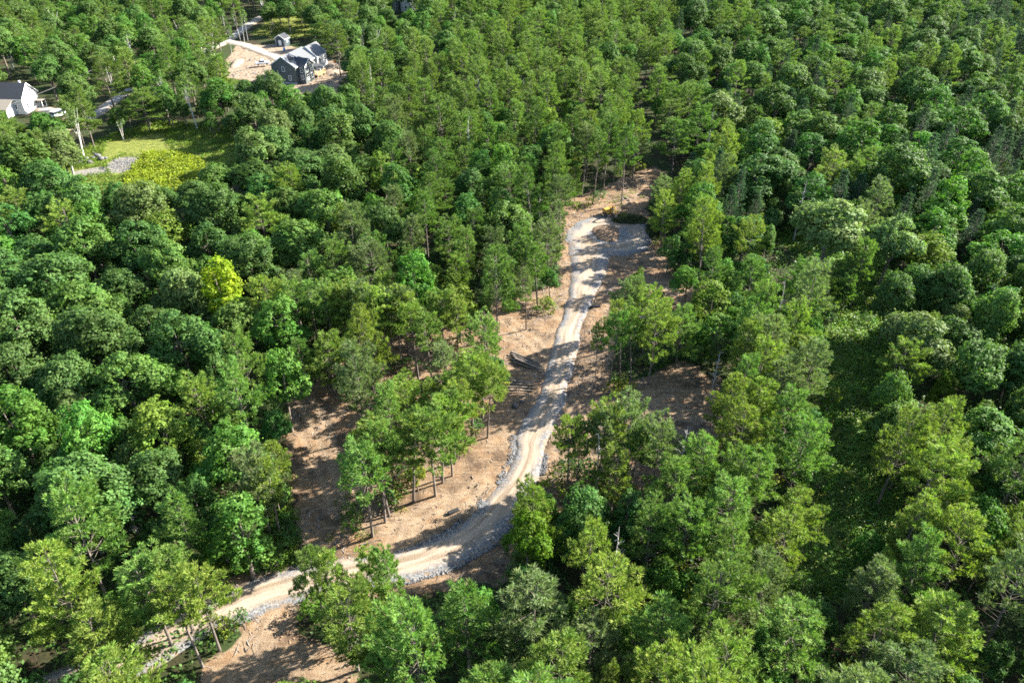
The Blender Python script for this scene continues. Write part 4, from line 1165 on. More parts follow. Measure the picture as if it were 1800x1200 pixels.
def weeds(name, XY, per, hgt, size, color, label=None, clump=0.3):
    n = len(XY)
    hm = hgt * rng.uniform(0.4, 1.2, n) * (0.5 + vnoise(XY[:, 0] * 0.35, XY[:, 1] * 0.35, 8))
    P = np.repeat(XY, per, 0) + rng.normal(0, clump, (n * per, 2))
    z = ground_z(P[:, 0], P[:, 1]) + np.repeat(hm, per) * rng.uniform(0.15, 1.0, n * per)
    P = np.concatenate([P, z[:, None]], 1)
    Nn = rng.normal(0, 0.55, (n * per, 3)) + np.array([0, 0, 1.0])
    V, Q = leaves(P, Nn, rng, size)
    tv = np.clip(np.repeat(vnoise(XY[:, 0] * 0.5, XY[:, 1] * 0.5, 18), per) * 0.8 + rng.uniform(-0.1, 0.3, n * per), 0, 1)
    me = np_mesh(name, V, quads=Q, mats=[M_WEED], fattr={'vary': tv, 'hue': rng.uniform(0, 1, len(tv))})
    o = link(name, me); o.color = (*color, 1)
    return tag(o, kind='stuff', label=label, cat='weeds')
dens = lambda XY, s, thr: XY[vnoise(XY[:, 0] * s, XY[:, 1] * s, 28) > thr]
HAY = W([(215, 318), (255, 268), (330, 270), (360, 285), (365, 335), (230, 345)])
weeds('tall_weeds', scatter_poly([HAY], 3.5), 9, 1.1, 0.34, (0.23, 0.29, 0.018))
XYc = scatter_poly([GRASS_W[0]], 2.6); gm = np.zeros(len(XYc), bool)
for p in GRAVEL_W: gm |= inpoly(p, XYc[:, 0], XYc[:, 1])
LITM = inpoly(W([(180, 285), (190, 250), (285, 235), (300, 262), (250, 275), (215, 272)]), XYc[:, 0], XYc[:, 1])
weeds('clearing_weeds', XYc[~gm & ~LITM], 6, 0.65, 0.30, (0.13, 0.20, 0.020))
weeds('strip_grass', dens(scatter_poly([GRASS_W[1]], 4.0), 0.4, 0.12), 8, 0.7, 0.30, (0.135, 0.245, 0.036))
weeds('verge_weeds', scatter_poly([GRASS_W[4]], 5.0), 9, 0.7, 0.26, (0.12, 0.21, 0.020))
weeds('lane_grass', dens(scatter_poly(GRASS_W[2:4], 0.8), 0.4, 0.3), 5, 0.4, 0.35, (0.14, 0.17, 0.03))
low = scatter_poly([W([(0, 330), (1840, 330), (1900, 1240), (-100, 1240)])], 1.0)
inop = np.zeros(len(low), bool)
for p in DIRT_W: inop |= inpoly(p, low[:, 0], low[:, 1])
weeds('forest_undergrowth', low[~inop], 6, 1.1, 0.36, (0.065, 0.135, 0.024))
# sparse green tufts on the dirt under the pines
pd = scatter_poly([W([(560, 880), (700, 860), (760, 880), (700, 930), (640, 960), (560, 965)]), W([(1000, 860), (1140, 850), (1200, 880), (1100, 905), (1000, 900)]), W([(930, 530), (985, 505), (990, 545), (950, 560)]), W([(1040, 350), (1120, 325), (1140, 350), (1085, 375)])], 1.0)
weeds('dirt_tufts', dens(pd, 0.5, 0.55), 8, 0.45, 0.22, (0.13, 0.17, 0.018))

# slash: sticks and roots strewn over the dirt
def sticks(name, XY, ln, rad, mat, lift=0.03):
    n = len(XY)
    a = rng.uniform(0, 6.28, n); l = ln * np.exp(rng.normal(0, 0.45, n)); dz = rng.normal(0, 0.12, n) * l
    z = ground_z(XY[:, 0], XY[:, 1]) + lift
    d = np.stack([np.cos(a) * l / 2, np.sin(a) * l / 2, dz / 2], -1); c = np.concatenate([XY, (z + np.abs(dz) / 2)[:, None]], 1)
    sid = np.stack([-np.sin(a), np.cos(a), np.zeros(n)], -1); up = np.tile([0, 0, 1.0], (n, 1)); r = (rad * np.exp(rng.normal(0, 0.35, n)))[:, None]
    V = []
    for e in (-1, 1):
        for q in range(3):
            t = q * 2.094
            V.append(c + d * e + (sid * math.cos(t) + up * math.sin(t)) * r * (1.0 if e < 0 else 0.6))
    V = np.stack(V, 1); b = (np.arange(n) * 6)[:, None]
    Q = np.concatenate([b + np.array([[0, 1, 4, 3]]), b + np.array([[1, 2, 5, 4]]), b + np.array([[2, 0, 3, 5]])])
    me = np_mesh(name, V.reshape(-1, 3), quads=Q, mats=[mat])
    return tag(link(name, me), kind='stuff')
dx = scatter_poly([DIRT_W[0]], 1.1)
keep = ~inpoly(ROAD_W, dx[:, 0], dx[:, 1]) & (np.hypot(dx[:, 0] - CIRC[0], dx[:, 1] - CIRC[1]) > CIRC_R)
dx = dx[keep]
dx = dx[vnoise(dx[:, 0] * 0.22, dx[:, 1] * 0.22, 77) > 0.6]
sticks('slash_debris', dx, 0.8, 0.028, M_DEADWOOD)
sticks('roadside_slash', scatter_poly([W([(1022, 580), (1062, 580), (1062, 715), (1005, 740), (1003, 690)]), W([(985, 770), (1000, 860), (960, 870)]), W([(900, 940), (890, 1010), (760, 1020), (850, 985)])], 3.0), 1.0, 0.035, M_LOGBARK)
dx2 = scatter_poly([DIRT_W[0]], 0.35); dx2 = dx2[~inpoly(ROAD_W, dx2[:, 0], dx2[:, 1]) & (np.hypot(dx2[:, 0] - CIRC[0], dx2[:, 1] - CIRC[1]) > CIRC_R)]
sticks('root_debris', dx2, 0.6, 0.05, M_LOGBARK)
cl = dens(scatter_poly([DIRT_W[0]], 1.1), 0.3, 0.58); cl = cl[~inpoly(ROAD_W, cl[:, 0], cl[:, 1]) & (np.hypot(cl[:, 0] - CIRC[0], cl[:, 1] - CIRC[1]) > CIRC_R)]
def clods(name, XY, size, mat):
    o = rocks(name, XY, size, 0.0, 0.6); o.data.materials.clear(); o.data.materials.append(mat); return o
clods('dirt_rubble', cl, 0.10, mat_noise('clod_soil', (0.17, 0.105, 0.06), (0.36, 0.25, 0.16), 1.1, 0.95))

# ------------------------------------------------------------------ log piles
def log(u0, v0, u1, v1, r, layer, label, group):
    a = at(u0, v0); b = at(u1, v1)
    za = float(ground_z(a[0], a[1])) + r + layer; zb = float(ground_z(b[0], b[1])) + r + layer
    d = np.array([b[0] - a[0], b[1] - a[1], zb - za]); L = np.linalg.norm(d)
    root = empty('log', (a[0], a[1], za), math.atan2(d[1], d[0])); root.rotation_euler = (0, -math.asin(d[2] / L), math.atan2(d[1], d[0]))
    k = 7
    pts = [(L * i / (k - 1), random.gauss(0, 0.025), random.gauss(0, 0.02)) for i in range(k)]
    m = MB(); m.tube(pts, [r * (1.0 - 0.35 * i / (k - 1)) for i in range(k)], 8, cap=False); m.build('bark', M_LOGBARK, root, smooth=True)
    for i, s in ((0, -1), (k - 1, 1)):
        e = MB(); p = pts[i]; rr = r * (1.0 - 0.35 * i / (k - 1))
        e.tube([(p[0] - 0.004 * s, p[1], p[2]), (p[0] + 0.012 * s, p[1], p[2])], rr * 0.97, 8); e.build('cut_end', M_CUT, root)
    tag(root, label, 'log', group)
LA = 'dark log lying slanted in the larger pile at the edge of the gravel road'
for i in range(9):
    t = i / 8.0
    log(899 + t * 4 + random.uniform(-3, 3), 620 + t * 17, 944 + t * 5 + random.uniform(-6, 6), 640 + t * 14 + random.uniform(-1, 1), random.uniform(0.15, 0.2), 0.34 * (i % 2), LA, 'logs of the larger pile')
LB = 'pale-lit log in the smaller stack beside the shrub by the road'
for i in range(8):
    t = i / 7.0
    log(890 + t * 6 + random.uniform(-5, 5), 668 + t * 19, 936 + random.uniform(-4, 4), 673 + t * 16 + random.uniform(-1, 1), random.uniform(0.12, 0.17), 0.28 * (i % 2), LB, 'logs of the smaller stack')
log(915, 697, 931, 692, 0.09, 0, 'single short thin log apart from the smaller stack', None)
log(975, 546, 983, 539, 0.16, 0, 'short dark log across the road verge near the lone pine', None)
log(634, 957, 670, 949, 0.10, 0, 'long pale log on the dirt at the foot of the tall pines', None)
log(1430, 505, 1441, 496, 0.2, 0.4, 'bleached fallen log at the edge of the grass strip', None)
log(1205, 620, 1216, 613, 0.2, 0.4, 'bleached fallen log among shrubs by the shaded dirt clearing', None)

# culvert pipes, boulders, stumps
M_BLACK = mat_noise('black_plastic', (0.012, 0.012, 0.013), (0.03, 0.03, 0.032), 3, 0.5)
M_CONC = mat_noise('pale_concrete', (0.35, 0.35, 0.35), (0.5, 0.5, 0.49), 3, 0.9)
def pipe(u, v, ln, r, rz, label):
    p = at(u, v); root = empty('culvert_pipe', (p[0], p[1], float(ground_z(p[0], p[1])) + r * 0.35), rz)
    n = 20; m = MB(); vs = []; fs = []
    rings = 26
    prof = [(x, r * (1.0 + 0.05 * (i % 2))) for i, x in enumerate(np.linspace(-ln / 2, ln / 2, rings))] + [(x, r * 0.88) for x in np.linspace(ln / 2, -ln / 2, 4)]
    for x, q in prof:
        for k in range(n):
            a = 2 * math.pi * k / n; vs.append((x, q * math.cos(a), q * math.sin(a)))
    K = len(prof)
    for i in range(K):
        for k in range(n): fs.append((i * n + k, i * n + (k + 1) % n, ((i + 1) % K) * n + (k + 1) % n, ((i + 1) % K) * n + k))
    m.add(vs, fs); m.build('pipe_wall', M_BLACK, root, smooth=True)
    tag(root, label, 'pipe')
pipe(1046, 540, 2.0, 0.28, 0.15, 'short black corrugated culvert pipe lying beside the upper road')
pipe(797, 899, 1.6, 0.30, 0.5, 'black culvert pipe end in the ditch beside the stone-edged bend')
def boulder(u, v, s, label, cat='boulder', mat=None, name='boulder', group=None):
    p = at(u, v)
    V = IV.copy(); T = IF.copy()
    # one subdivision for a rounder, uneven stone
    ed = {}; vs = [tuple(q) for q in V]; nf = []
    def mid(a, b):
        k = (min(a, b), max(a, b))
        if k not in ed:
            q = (np.array(vs[a]) + np.array(vs[b])) / 2; q = q / np.linalg.norm(q); vs.append(tuple(q)); ed[k] = len(vs) - 1
        return ed[k]
    for a, b, c in T:
        x, y, z = mid(a, b), mid(b, c), mid(c, a); nf += [(a, x, z), (b, y, x), (c, z, y), (x, y, z)]
    V = np.array(vs); V = V * (1 + 0.5 * (vnoise(V[:, 0] * 2 + u, V[:, 1] * 2 + V[:, 2] * 1.7 + v, 3) - 0.5))[:, None] * np.array([s, s * 0.8, s * 0.62])
    me = np_mesh(name, V, tris=np.array(nf), mats=[mat or M_STONE])
    o = link(name, me, None, (p[0], p[1], float(ground_z(p[0], p[1])) + s * 0.3)); o.rotation_euler = (0, 0, rng.uniform(0, 6))
    return tag(o, label, cat, group)
M_DARKR = mat_noise('dark_boulder', (0.04, 0.04, 0.042), (0.13, 0.125, 0.12), 2, 0.9, 0.4, 8)
boulder(906, 715, 0.75, 'dark upturned boulder on the dirt beyond the smaller log stack', mat=M_DARKR)
boulder(917, 705, 0.35, 'small stone near the smaller log stack', mat=M_STONE)
for u, v in [(152, 281), (163, 279), (172, 276), (178, 281), (186, 279), (140, 287), (158, 287), (166, 271), (133, 283)]:
    boulder(u, v, rng.uniform(0.6, 1.2), 'grey boulder in the heap at the foot of the twin white birch', mat=M_STONE, group='boulders below the twin birch')
for u, v in [(1136, 418), (1140, 424), (1137, 430), (1142, 412)]:
    boulder(u, v, rng.uniform(0.4, 0.7), 'pale boulder on the rim of the gravel turnaround', group='boulders on the turnaround rim')
for u, v in [(1094, 352), (1100, 350), (1105, 353)]:
    boulder(u, v, rng.uniform(0.3, 0.5), 'white stone behind the excavator beside the tall pine trunk', group='white stones behind the excavator')

# brush piles
def brush(u, v, rx, ry, hh, label):
    p = at(u, v); n = 260
    root = empty('brush_pile', (p[0], p[1], float(ground_z(p[0], p[1]))))
    a = rng.uniform(0, 6.28, n); r = np.sqrt(rng.uniform(0, 1, n)); X = np.cos(a) * r * rx; Y = np.sin(a) * r * ry
    Z = hh * (1 - r ** 2) * rng.uniform(0.2, 1, n)
    paths = []
    for i in range(n):
        d = unit(rng.normal(0, 1, 3) * np.array([1, 1, 0.35])); l = rng.uniform(0.5, 1.6); c = np.array([X[i], Y[i], Z[i] + 0.1])
        paths.append((np.array([c - d * l / 2, c + rng.normal(0, 0.06, 3), c + d * l / 2]), np.array([0.035, 0.028, 0.01])))
    vv, qq = tubes_mesh(paths, 4); link('branches', np_mesh('brush_branches', vv, quads=qq, mats=[M_LOGBARK]), root)
    k = 1500; a = rng.uniform(0, 6.28, k); r = np.sqrt(rng.uniform(0, 1, k))
    P = np.stack([np.cos(a) * r * rx, np.sin(a) * r * ry, hh * (1 - r ** 2) * rng.uniform(0.3, 1.25, k) * (0.5 + vnoise(np.cos(a) * r * 2.5, np.sin(a) * r * 2.5, 4)) + 0.1], -1)
    V, Q, tv = needles(P, rng.normal(0, 1, (k, 3)) + np.array([0, 0, .4]), rng, 5, 0.4, 0.09, 0.7)
    o = link('foliage', np_mesh('brush_foliage', V, quads=Q, mats=[M_NEEDLE], fattr=tv), root); o.color = (0.075, 0.10, 0.035, 1)
    tag(root, label, 'brush pile')
brush(1106, 387, 4.4, 2.6, 1.3, 'low dark heap of cut pine brush beside the excavator')
brush(1150, 408, 1.8, 4.0, 0.6, 'tangled slash pile at the shaded rim of the gravel turnaround')

# ------------------------------------------------------------------ excavator
M_YEL = mat_noise('machine_yellow', (0.40, 0.235, 0.035), (0.50, 0.31, 0.06), 2, 0.5, spec=0.5)
M_GLASS = mat_noise('dark_glass', (0.02, 0.03, 0.04), (0.05, 0.07, 0.09), 1.5, 0.08, spec=0.8)
M_STEEL = mat_noise('dark_steel', (0.05, 0.05, 0.05), (0.12, 0.11, 0.10), 4, 0.6, spec=0.5)
def excavator(u, v, rz):
    p = at(u, v)
    r = empty('excavator', (p[0], p[1], float(terrain(p[0], p[1])) + 0.24), rz)
    for s in (-1, 1):
        m = MB(); prof = [(-1.7, 0.15), (-1.45, 0.0), (1.45, 0.0), (1.7, 0.15), (1.8, 0.42), (1.6, 0.7), (-1.6, 0.7), (-1.8, 0.42)]
        m.prism(prof, s * 1.05 - 0.25, s * 1.05 + 0.25); m.build('track', M_STEEL, r, bevel=0.04)
    MB().box((0, 0, 0.62), (1.8, 1.6, 0.45)).build('undercarriage', M_STEEL, r)
    sw = MB(); sw.prism([(-1.9, 0.95), (1.25, 0.95), (1.25, 1.35), (0.4, 1.45), (0.3, 1.95), (-1.6, 1.95), (-1.95, 1.6)], -1.15, 1.15)
    body = sw.build('engine_housing', M_YEL, r, bevel=0.08)
    MB().box((-1.85, 0, 1.4), (0.5, 2.2, 0.85), taper=0.9).build('counterweight', M_STEEL, r, bevel=0.06)
    cb = MB(); cb.prism([(0.15, 1.42), (1.35, 1.38), (1.42, 2.0), (1.15, 2.75), (0.15, 2.8)], 0.22, 1.12); cab = cb.build('cab', M_YEL, r, bevel=0.05)
    MB().box((0.72, 1.135, 2.2), (0.85, 0.03, 0.75)).build('side_window', M_GLASS, cab)
    MB().box((1.325, 0.67, 2.35), (0.04, 0.74, 0.7), ry=-0.35).build('windscreen', M_GLASS, cab)
    bm = MB(); bp = [(1.0, -0.25, 1.4), (1.9, -0.25, 3.2), (2.7, -0.25, 4.1), (3.9, -0.25, 3.9)]
    bm.tube(bp, [0.26, 0.30, 0.30, 0.2], 4); bm.build('boom', M_YEL, r)
    st = MB(); st.tube([(3.6, -0.25, 4.15), (4.1, -0.25, 3.4), (4.3, -0.25, 1.6)], [0.18, 0.22, 0.13], 4); st.build('stick', M_YEL, r)
    bk = MB(); bk.prism([(4.15, 1.65), (4.55, 1.5), (4.75, 0.95), (4.3, 0.55), (3.8, 0.65), (4.05, 1.0)], -0.7, 0.2); bk.build('bucket', M_STEEL, r, bevel=0.03)
    for a, b in (((1.3, -0.55, 1.35), (2.2, -0.55, 3.2)), ((2.6, -0.25, 4.4), (3.6, -0.25, 4.3))):
        MB().tube([a, b], 0.08, 8).build('hydraulic_cylinder', M_STEEL, r)
    MB().tube([(-1.1, -0.6, 1.95), (-1.1, -0.6, 2.5)], 0.07, 8).build('exhaust', M_STEEL, r)
    r.scale = (0.72,) * 3
    tag(r, 'yellow tracked excavator parked at the back of the gravel turnaround', 'excavator')
excavator(1069, 379, math.radians(-60))

# ------------------------------------------------------------------ houses
M_ROOFL = mat_noise('grey_shingle', (0.10, 0.106, 0.112), (0.145, 0.151, 0.158), 9, 0.9, 0.3, 30)
M_ROOFD = mat_noise('charcoal_and_shaded_shingle', (0.035, 0.038, 0.044), (0.06, 0.064, 0.07), 9, 0.85, 0.3, 30)  # real charcoal roofs, plus shade painted onto slopes facing away from the sun
M_ROOFT = mat_noise('tan_shingle', (0.19, 0.165, 0.135), (0.25, 0.225, 0.19), 9, 0.9, 0.3, 30)
M_SIDEG = mat_noise('grey_green_siding', (0.085, 0.10, 0.095), (0.12, 0.135, 0.13), 2, 0.7)
M_SIDEW = mat_noise('white_siding', (0.5, 0.5, 0.485), (0.62, 0.62, 0.60), 2, 0.7)
M_PALEWALL = mat_noise('pale_wall', (0.55, 0.57, 0.58), (0.68, 0.69, 0.69), 2, 0.7)  # paler wall colour, rear block only
M_TRIM = mat_noise('white_trim', (0.72, 0.72, 0.70), (0.80, 0.80, 0.78), 2, 0.6)
M_DECK = mat_noise('raw_lumber', (0.42, 0.27, 0.13), (0.55, 0.38, 0.20), 4, 0.85)
M_BRICK = mat_noise('chimney_brick', (0.28, 0.10, 0.07), (0.36, 0.15, 0.10), 8, 0.9)
M_SHED = mat_noise('blue_grey_siding', (0.045, 0.065, 0.08), (0.065, 0.09, 0.105), 2, 0.7)

def gable(root, x0, x1, y0, y1, e, rdg, wall_mat, roof_l, roof_r, base=0.0, over=0.35, ends=True):
    """gabled block: ridge along y, eaves at x0 / x1"""
    xm = (x0 + x1) / 2
    m = MB(); m.prism([(x0, base - 0.6), (x1, base - 0.6), (x1, e), (xm, rdg), (x0, e)], y0, y1)
    wall = m.build('wall', wall_mat, root)
    sl = (rdg - e) / (xm - x0)
    for s, mt in ((-1, roof_l), (1, roof_r)):
        xe = x0 - over if s < 0 else x1 + over; ze = e - sl * over
        t = 0.20
        m = MB(); m.prism([(xe, ze + 0.03), (xm, rdg + 0.03), (xm, rdg + 0.03 + t), (xe, ze + 0.03 + t)], y0 - over, y1 + over)
        rf = m.build('roof', mt, root)
        f = MB(); f.box((xe + 0.03 * s, (y0 + y1) / 2, ze + 0.10), (0.07, y1 - y0 + 2 * over, 0.24)); f.build('fascia', M_TRIM, rf)
    for yy in (y0 - over - 0.03, y1 + over + 0.03):
        m = MB(); d = 0.30
        m.prism([(x0 - over, e - sl * over - 0.05), (xm, rdg - 0.05), (x1 + over, e - sl * over - 0.05), (x1 + over, e - sl * over + d), (xm, rdg + d), (x0 - over, e - sl * over + d)], yy - 0.03, yy + 0.03)
        m.build('bargeboard', M_TRIM, root)
    return wall

def window(root, c, w, h, face):
    """face: unit normal axis 'x+','x-','y-','y+' """
    sx = {'x+': (1, 0), 'x-': (-1, 0), 'y-': (0, -1), 'y+': (0, 1)}[face]
    t = 0.12
    ax = 0 if sx[0] == 0 else 1      # index of the width axis
    n = Vector((sx[0], sx[1], 0)); a = Vector((1, 0, 0)) if ax == 0 else Vector((0, 1, 0))
    C = Vector(c) + n * 0.05
    m = MB()
    def b(cen, w_, h_, d_): m.box(cen, (w_ if ax == 0 else d_, d_ if ax == 0 else w_, h_))
    b(C + Vector((0, 0, h / 2)), w + 2 * t, t * 1.3, 0.12); b(C - Vector((0, 0, h / 2)), w + 2 * t, t * 1.3, 0.14)
    b(C + a * (w / 2 + t / 2), t, h - t * 1.35, 0.11); b(C - a * (w / 2 + t / 2), t, h - t * 1.35, 0.11); b(C, w, 0.07, 0.085)
    f = m.build('window', M_TRIM, root)
    g = MB(); m = g; b(C - n * 0.02, w - 0.01, h - 0.15, 0.05); g.build('pane', M_GLASS, f)

def grey_house():
    p = np.array([-78.6, 271.5])
    ang = -math.atan2(0.30, 0.95)          # ridge runs away from the road and to the sun side
    r = empty('grey_house', (p[0], p[1], float(terrain(*p)) + 0.2), ang)
    gable(r, -4.7, 4.7, 0, 13.0, 5.6, 8.6, M_SIDEG, M_ROOFD, M_ROOFL)                       # main block, gable towards the oak; shade painted into its left slope's colour
    gable(r, -2.4, 5.4, 13.8, 20.5, 5.7, 8.8, M_PALEWALL, M_ROOFL, M_ROOFL)                      # rear block
    # cross gable towards the sun: ridge along x
    c = empty('cross_gable', (4.72, 4.6, 0), -math.pi / 2); c.parent = r
    sub = MB(); sub.prism([(-3.0, -0.6), (3.0, -0.6), (3.0, 5.5), (0, 7.5), (-3.0, 5.5)], 0.0, 2.6); w = sub.build('wall', M_SIDEG, c)
    for s in (-1, 1):
        m = MB(); m.prism([(s * 3.35, 5.30), (0, 7.54), (0, 7.74), (s * 3.35, 5.50)] if s < 0 else [(0, 7.54), (3.35, 5.30), (3.35, 5.50), (0, 7.74)], -2.6, 2.95); m.build('roof', M_ROOFD, c)
    m = MB(); m.prism([(-3.35, 5.22), (0, 7.46), (3.35, 5.22), (3.35, 5.60), (0, 7.84), (-3.35, 5.60)], 2.97, 3.03); m.build('bargeboard', M_TRIM, c)
    bpy.data.objects.remove(c) if False else None
    # low porch roof and deck on the sunny side
    m = MB(); m.prism([(4.75, 3.6), (8.2, 2.9), (8.2, 3.08), (4.75, 3.78)], 8.0, 13.3); pr = m.build('porch_roof', M_ROOFD, r)
    for y in (8.2, 10.6, 13.0):
        MB().box((8.0, y, 1.4), (0.16, 0.16, 3.0)).build('porch_post', M_TRIM, r)
    m = MB(); m.box((6.6, 10.8, 0.9), (3.6, 5.4, 0.22)); dk = m.build('deck', M_DECK, r)
    rl = MB(); rl.box((8.35, 10.8, 2.0), (0.1, 5.4, 0.12)); rl.box((8.35, 10.8, 1.5), (0.08, 5.4, 0.08))
    for k in range(7): rl.box((8.35, 8.15 + k * 0.88, 1.5), (0.1, 0.1, 1.0))
    rl.build('railing', M_DECK, dk)
    for k in range(3): MB().box((8.15, 8.4 + k * 2.4, 0.1), (0.2, 0.2, 1.4)).build('deck_post', M_DECK, r)
    # V-shaped dark pieces stand in for the valley shadow on the lit slope
    d = MB(); d.prism([(0.6, 8.0), (2.6, 6.75), (2.6, 7.95)], 1.6, 3.0); dm = d.build('valley_shade', M_SIDEG, r)
    for s in (-1, 1):
        MB().add([(0.4, 2.3, 8.55), (3.0, 2.3, 8.35), (3.0, 2.3 + s * 1.0, 7.75), (0.4, 2.3 + s * 1.0, 7.95), (0.4, 2.3, 8.43), (3.0, 2.3, 8.23), (3.0, 2.3 + s * 1.0, 7.63), (0.4, 2.3 + s * 1.0, 7.83)],
                 [(0, 1, 2, 3), (7, 6, 5, 4), (0, 4, 5, 1), (1, 5, 6, 2), (2, 6, 7, 3), (3, 7, 4, 0)]).build('valley_shade_top', M_ROOFD, dm)
    for x, z in ((-2.2, 1.8), (2.2, 1.8), (0.0, 4.6)): window(r, (x, -0.01, z), 0.95, 1.5, 'y-')
    for y, z in ((3.2, 1.7), (6.0, 1.7), (3.2, 4.2), (6.0, 4.2)): window(r, (7.32, y, z), 0.95, 1.55, 'x+')
    window(r, (6.2, 1.59, 1.9), 0.9, 1.5, 'y-'); window(r, (6.2, 1.59, 4.3), 0.9, 1.5, 'y-')
    for y, z in ((15.4, 4.2), (18.8, 4.2), (15.4, 1.8)): window(r, (5.41, y, z), 0.95, 1.5, 'x+')
    m = MB(); m.box((4.76, 10.6, 2.05), (0.1, 1.9, 2.1)); m.build('door', M_GLASS, r)
    MB().box((0, -0.02, 0.0), (9.44, 0.06, 0.5)).build('foundation', M_CONC, r)
    tag(r, 'unfinished grey house with several gables and a raw lumber deck in a dirt yard', 'house')
grey_house()

def white_house():
    p = np.array([-158.0, 243.5])
    r = empty('white_house', (p[0], p[1], float(terrain(*p)) + 0.1), math.radians(8))
    # ridge along x: rotate blocks a quarter turn
    c = r; r.rotation_euler = (0, 0, math.radians(-4) + math.pi / 2)
    gable(r, -4.2, 4.2, -6.5, 5.0, 4.6, 8.2, M_SIDEW, M_ROOFD, M_ROOFD)
    w = MB(); w.prism([(-8.6, -0.5), (-4.25, -0.5), (-4.25, 4.4), (-8.6, 2.6)], -3.6, 4.4); w.build('wing_wall', M_SIDEW, r)
    w = MB(); w.prism([(-9.0, 2.47), (-4.3, 4.42), (-4.3, 4.64), (-9.0, 2.69)], -4.0, 4.8); w.build('wing_roof', M_ROOFT, r)
    for x in (-1.2, 1.2): window(r, (x, -6.51, 5.6), 0.7, 1.4, 'y-')
    for x in (-2.2, 2.2): window(r, (x, -6.51, 2.0), 0.9, 1.5, 'y-')
    for y in (-5.2, -4.2): window(r, (-4.21, y, 2.2), 0.7, 1.4, 'x-')
    m = MB(); m.box((-6.2, 3.4, 4.6), (0.8, 0.8, 3.2)); ch = m.build('chimney', M_BRICK, r); MB().box((-6.2, 3.4, 6.26), (0.95, 0.95, 0.12)).build('chimney_cap', M_CONC, ch)
    MB().box((0.6, -4.5, 8.35), (0.5, 0.5, 0.9)).build('vent', M_TRIM, r)
    m = MB(); m.box((2.6, -7.8, 2.4), (2.4, 2.4, 0.16)); m.build('porch_roof', M_ROOFT, r)
    for x in (1.6, 3.6): MB().box((x, -8.8, 1.0), (0.14, 0.14, 2.6)).build('porch_post', M_TRIM, r)
    tag(r, 'white gabled house with dark steep roof, lower tan wing roof and brick chimney', 'house')
white_house()

def far_house():
    p = at(697, 24)
    r = empty('far_house', (p[0], p[1] + 5, float(terrain(p[0], p[1])) + 0.1), math.radians(-12))
    gable(r, -5.5, 1.5, -3.0, 7.0, 5.4, 8.0, M_SIDEG, M_ROOFD, M_ROOFL)  # dark left slope has shade painted into the roof colour
    gable(r, 1.9, 7.0, -1.2, 6.0, 4.6, 6.6, M_SIDEW, M_ROOFD, M_ROOFL)  # wing's left slope likewise carries painted shade
    for x in (-3.8, -0.4): window(r, (x, -3.01, 1.8), 0.9, 1.4, 'y-'); window(r, (x, -3.01, 4.2), 0.9, 1.4, 'y-')
    window(r, (4.4, -1.21, 2.0), 0.9, 1.4, 'y-')
    tag(r, 'grey house with a white wing half hidden in the woods beyond the far lane', 'house')
far_house()

def shed():
    p = at(497, 80)
    r = empty('garden_shed', (p[0], p[1], float(terrain(p[0], p[1])) + 0.3), math.radians(-18))
    gable(r, -2.2, 2.2, -1.6, 2.0, 2.5, 3.9, M_SHED, M_ROOFD, M_ROOFD, over=0.25)
    MB().box((0, -1.66, 1.0), (1.3, 0.08, 1.95)).build('door', M_TRIM, r)
    window(r, (2.21, 0.2, 1.5), 0.6, 0.8, 'x+')
    for x in (-1.9, 1.9): MB().box((x, -1.64, 1.1), (0.14, 0.07, 2.6)).build('corner_board', M_TRIM, r)
    tag(r, 'small dark blue-grey shed behind the grey house', 'shed')
shed()

# vehicles
M_WHITEP = mat_noise('white_paint', (0.72, 0.73, 0.74), (0.78, 0.79, 0.80), 1, 0.25, spec=0.6)
M_TYRE = mat_noise('tyre_rubber', (0.015, 0.015, 0.015), (0.03, 0.03, 0.03), 6, 0.9)
M_RIM = mat_noise('alloy', (0.35, 0.35, 0.36), (0.5, 0.5, 0.5), 3, 0.35, metal=0.8)
def vehicle(name, p, rz, label, cat, prof, cabp, L=4.7, Wd=1.85):
    r = empty(name, (p[0], p[1], float(terrain(p[0], p[1])) + 0.60), rz)
    m = MB(); m.prism(prof, -Wd / 2, Wd / 2); body = m.build('body', M_WHITEP, r, bevel=0.1)
    m = MB(); m.prism(cabp, -Wd / 2 + 0.14, Wd / 2 - 0.14); g = m.build('window_band', M_GLASS, r, bevel=0.05)
    top = max(z for x, z in cabp); xs = [x for x, z in cabp if z > top - 0.05]
    MB().box(((min(xs) + max(xs)) / 2, 0, top + 0.035), (max(xs) - min(xs) + 0.1, Wd - 0.3, 0.07)).build('roof', M_WHITEP, r, bevel=0.03)
    for x in (-L * 0.31, L * 0.31):
        for s in (-1, 1):
            t = MB(); t.tube([(x, s * (Wd / 2 - 0.2), 0.33), (x, s * (Wd / 2 + 0.02), 0.33)], 0.34, 18); w = t.build('wheel', M_TYRE, r)
            t = MB(); t.tube([(x, s * (Wd / 2 + 0.022), 0.33), (x, s * (Wd / 2 + 0.04), 0.33)], 0.2, 12); t.build('rim', M_RIM, w)
    for s in (-1, 1):
        MB().box((L / 2 + 0.0, s * Wd * 0.36, 0.72), (0.06, 0.34, 0.16)).build('headlight', M_TRIM, r)
        MB().box((-L / 2, s * Wd * 0.38, 0.78), (0.06, 0.2, 0.2)).build('tail_light', M_BRICK, r)
    tag(r, label, cat)
vehicle('pickup_truck', at(462, 117), math.radians(200), 'white pickup truck parked in the dirt yard of the grey house', 'truck',
        [(-2.5, 0.35), (2.5, 0.35), (2.5, 0.85), (2.35, 1.0), (1.1, 1.08), (-2.5, 1.08)], [(1.15, 1.05), (0.5, 1.72), (-0.75, 1.72), (-0.95, 1.05)], 5.0, 1.9)
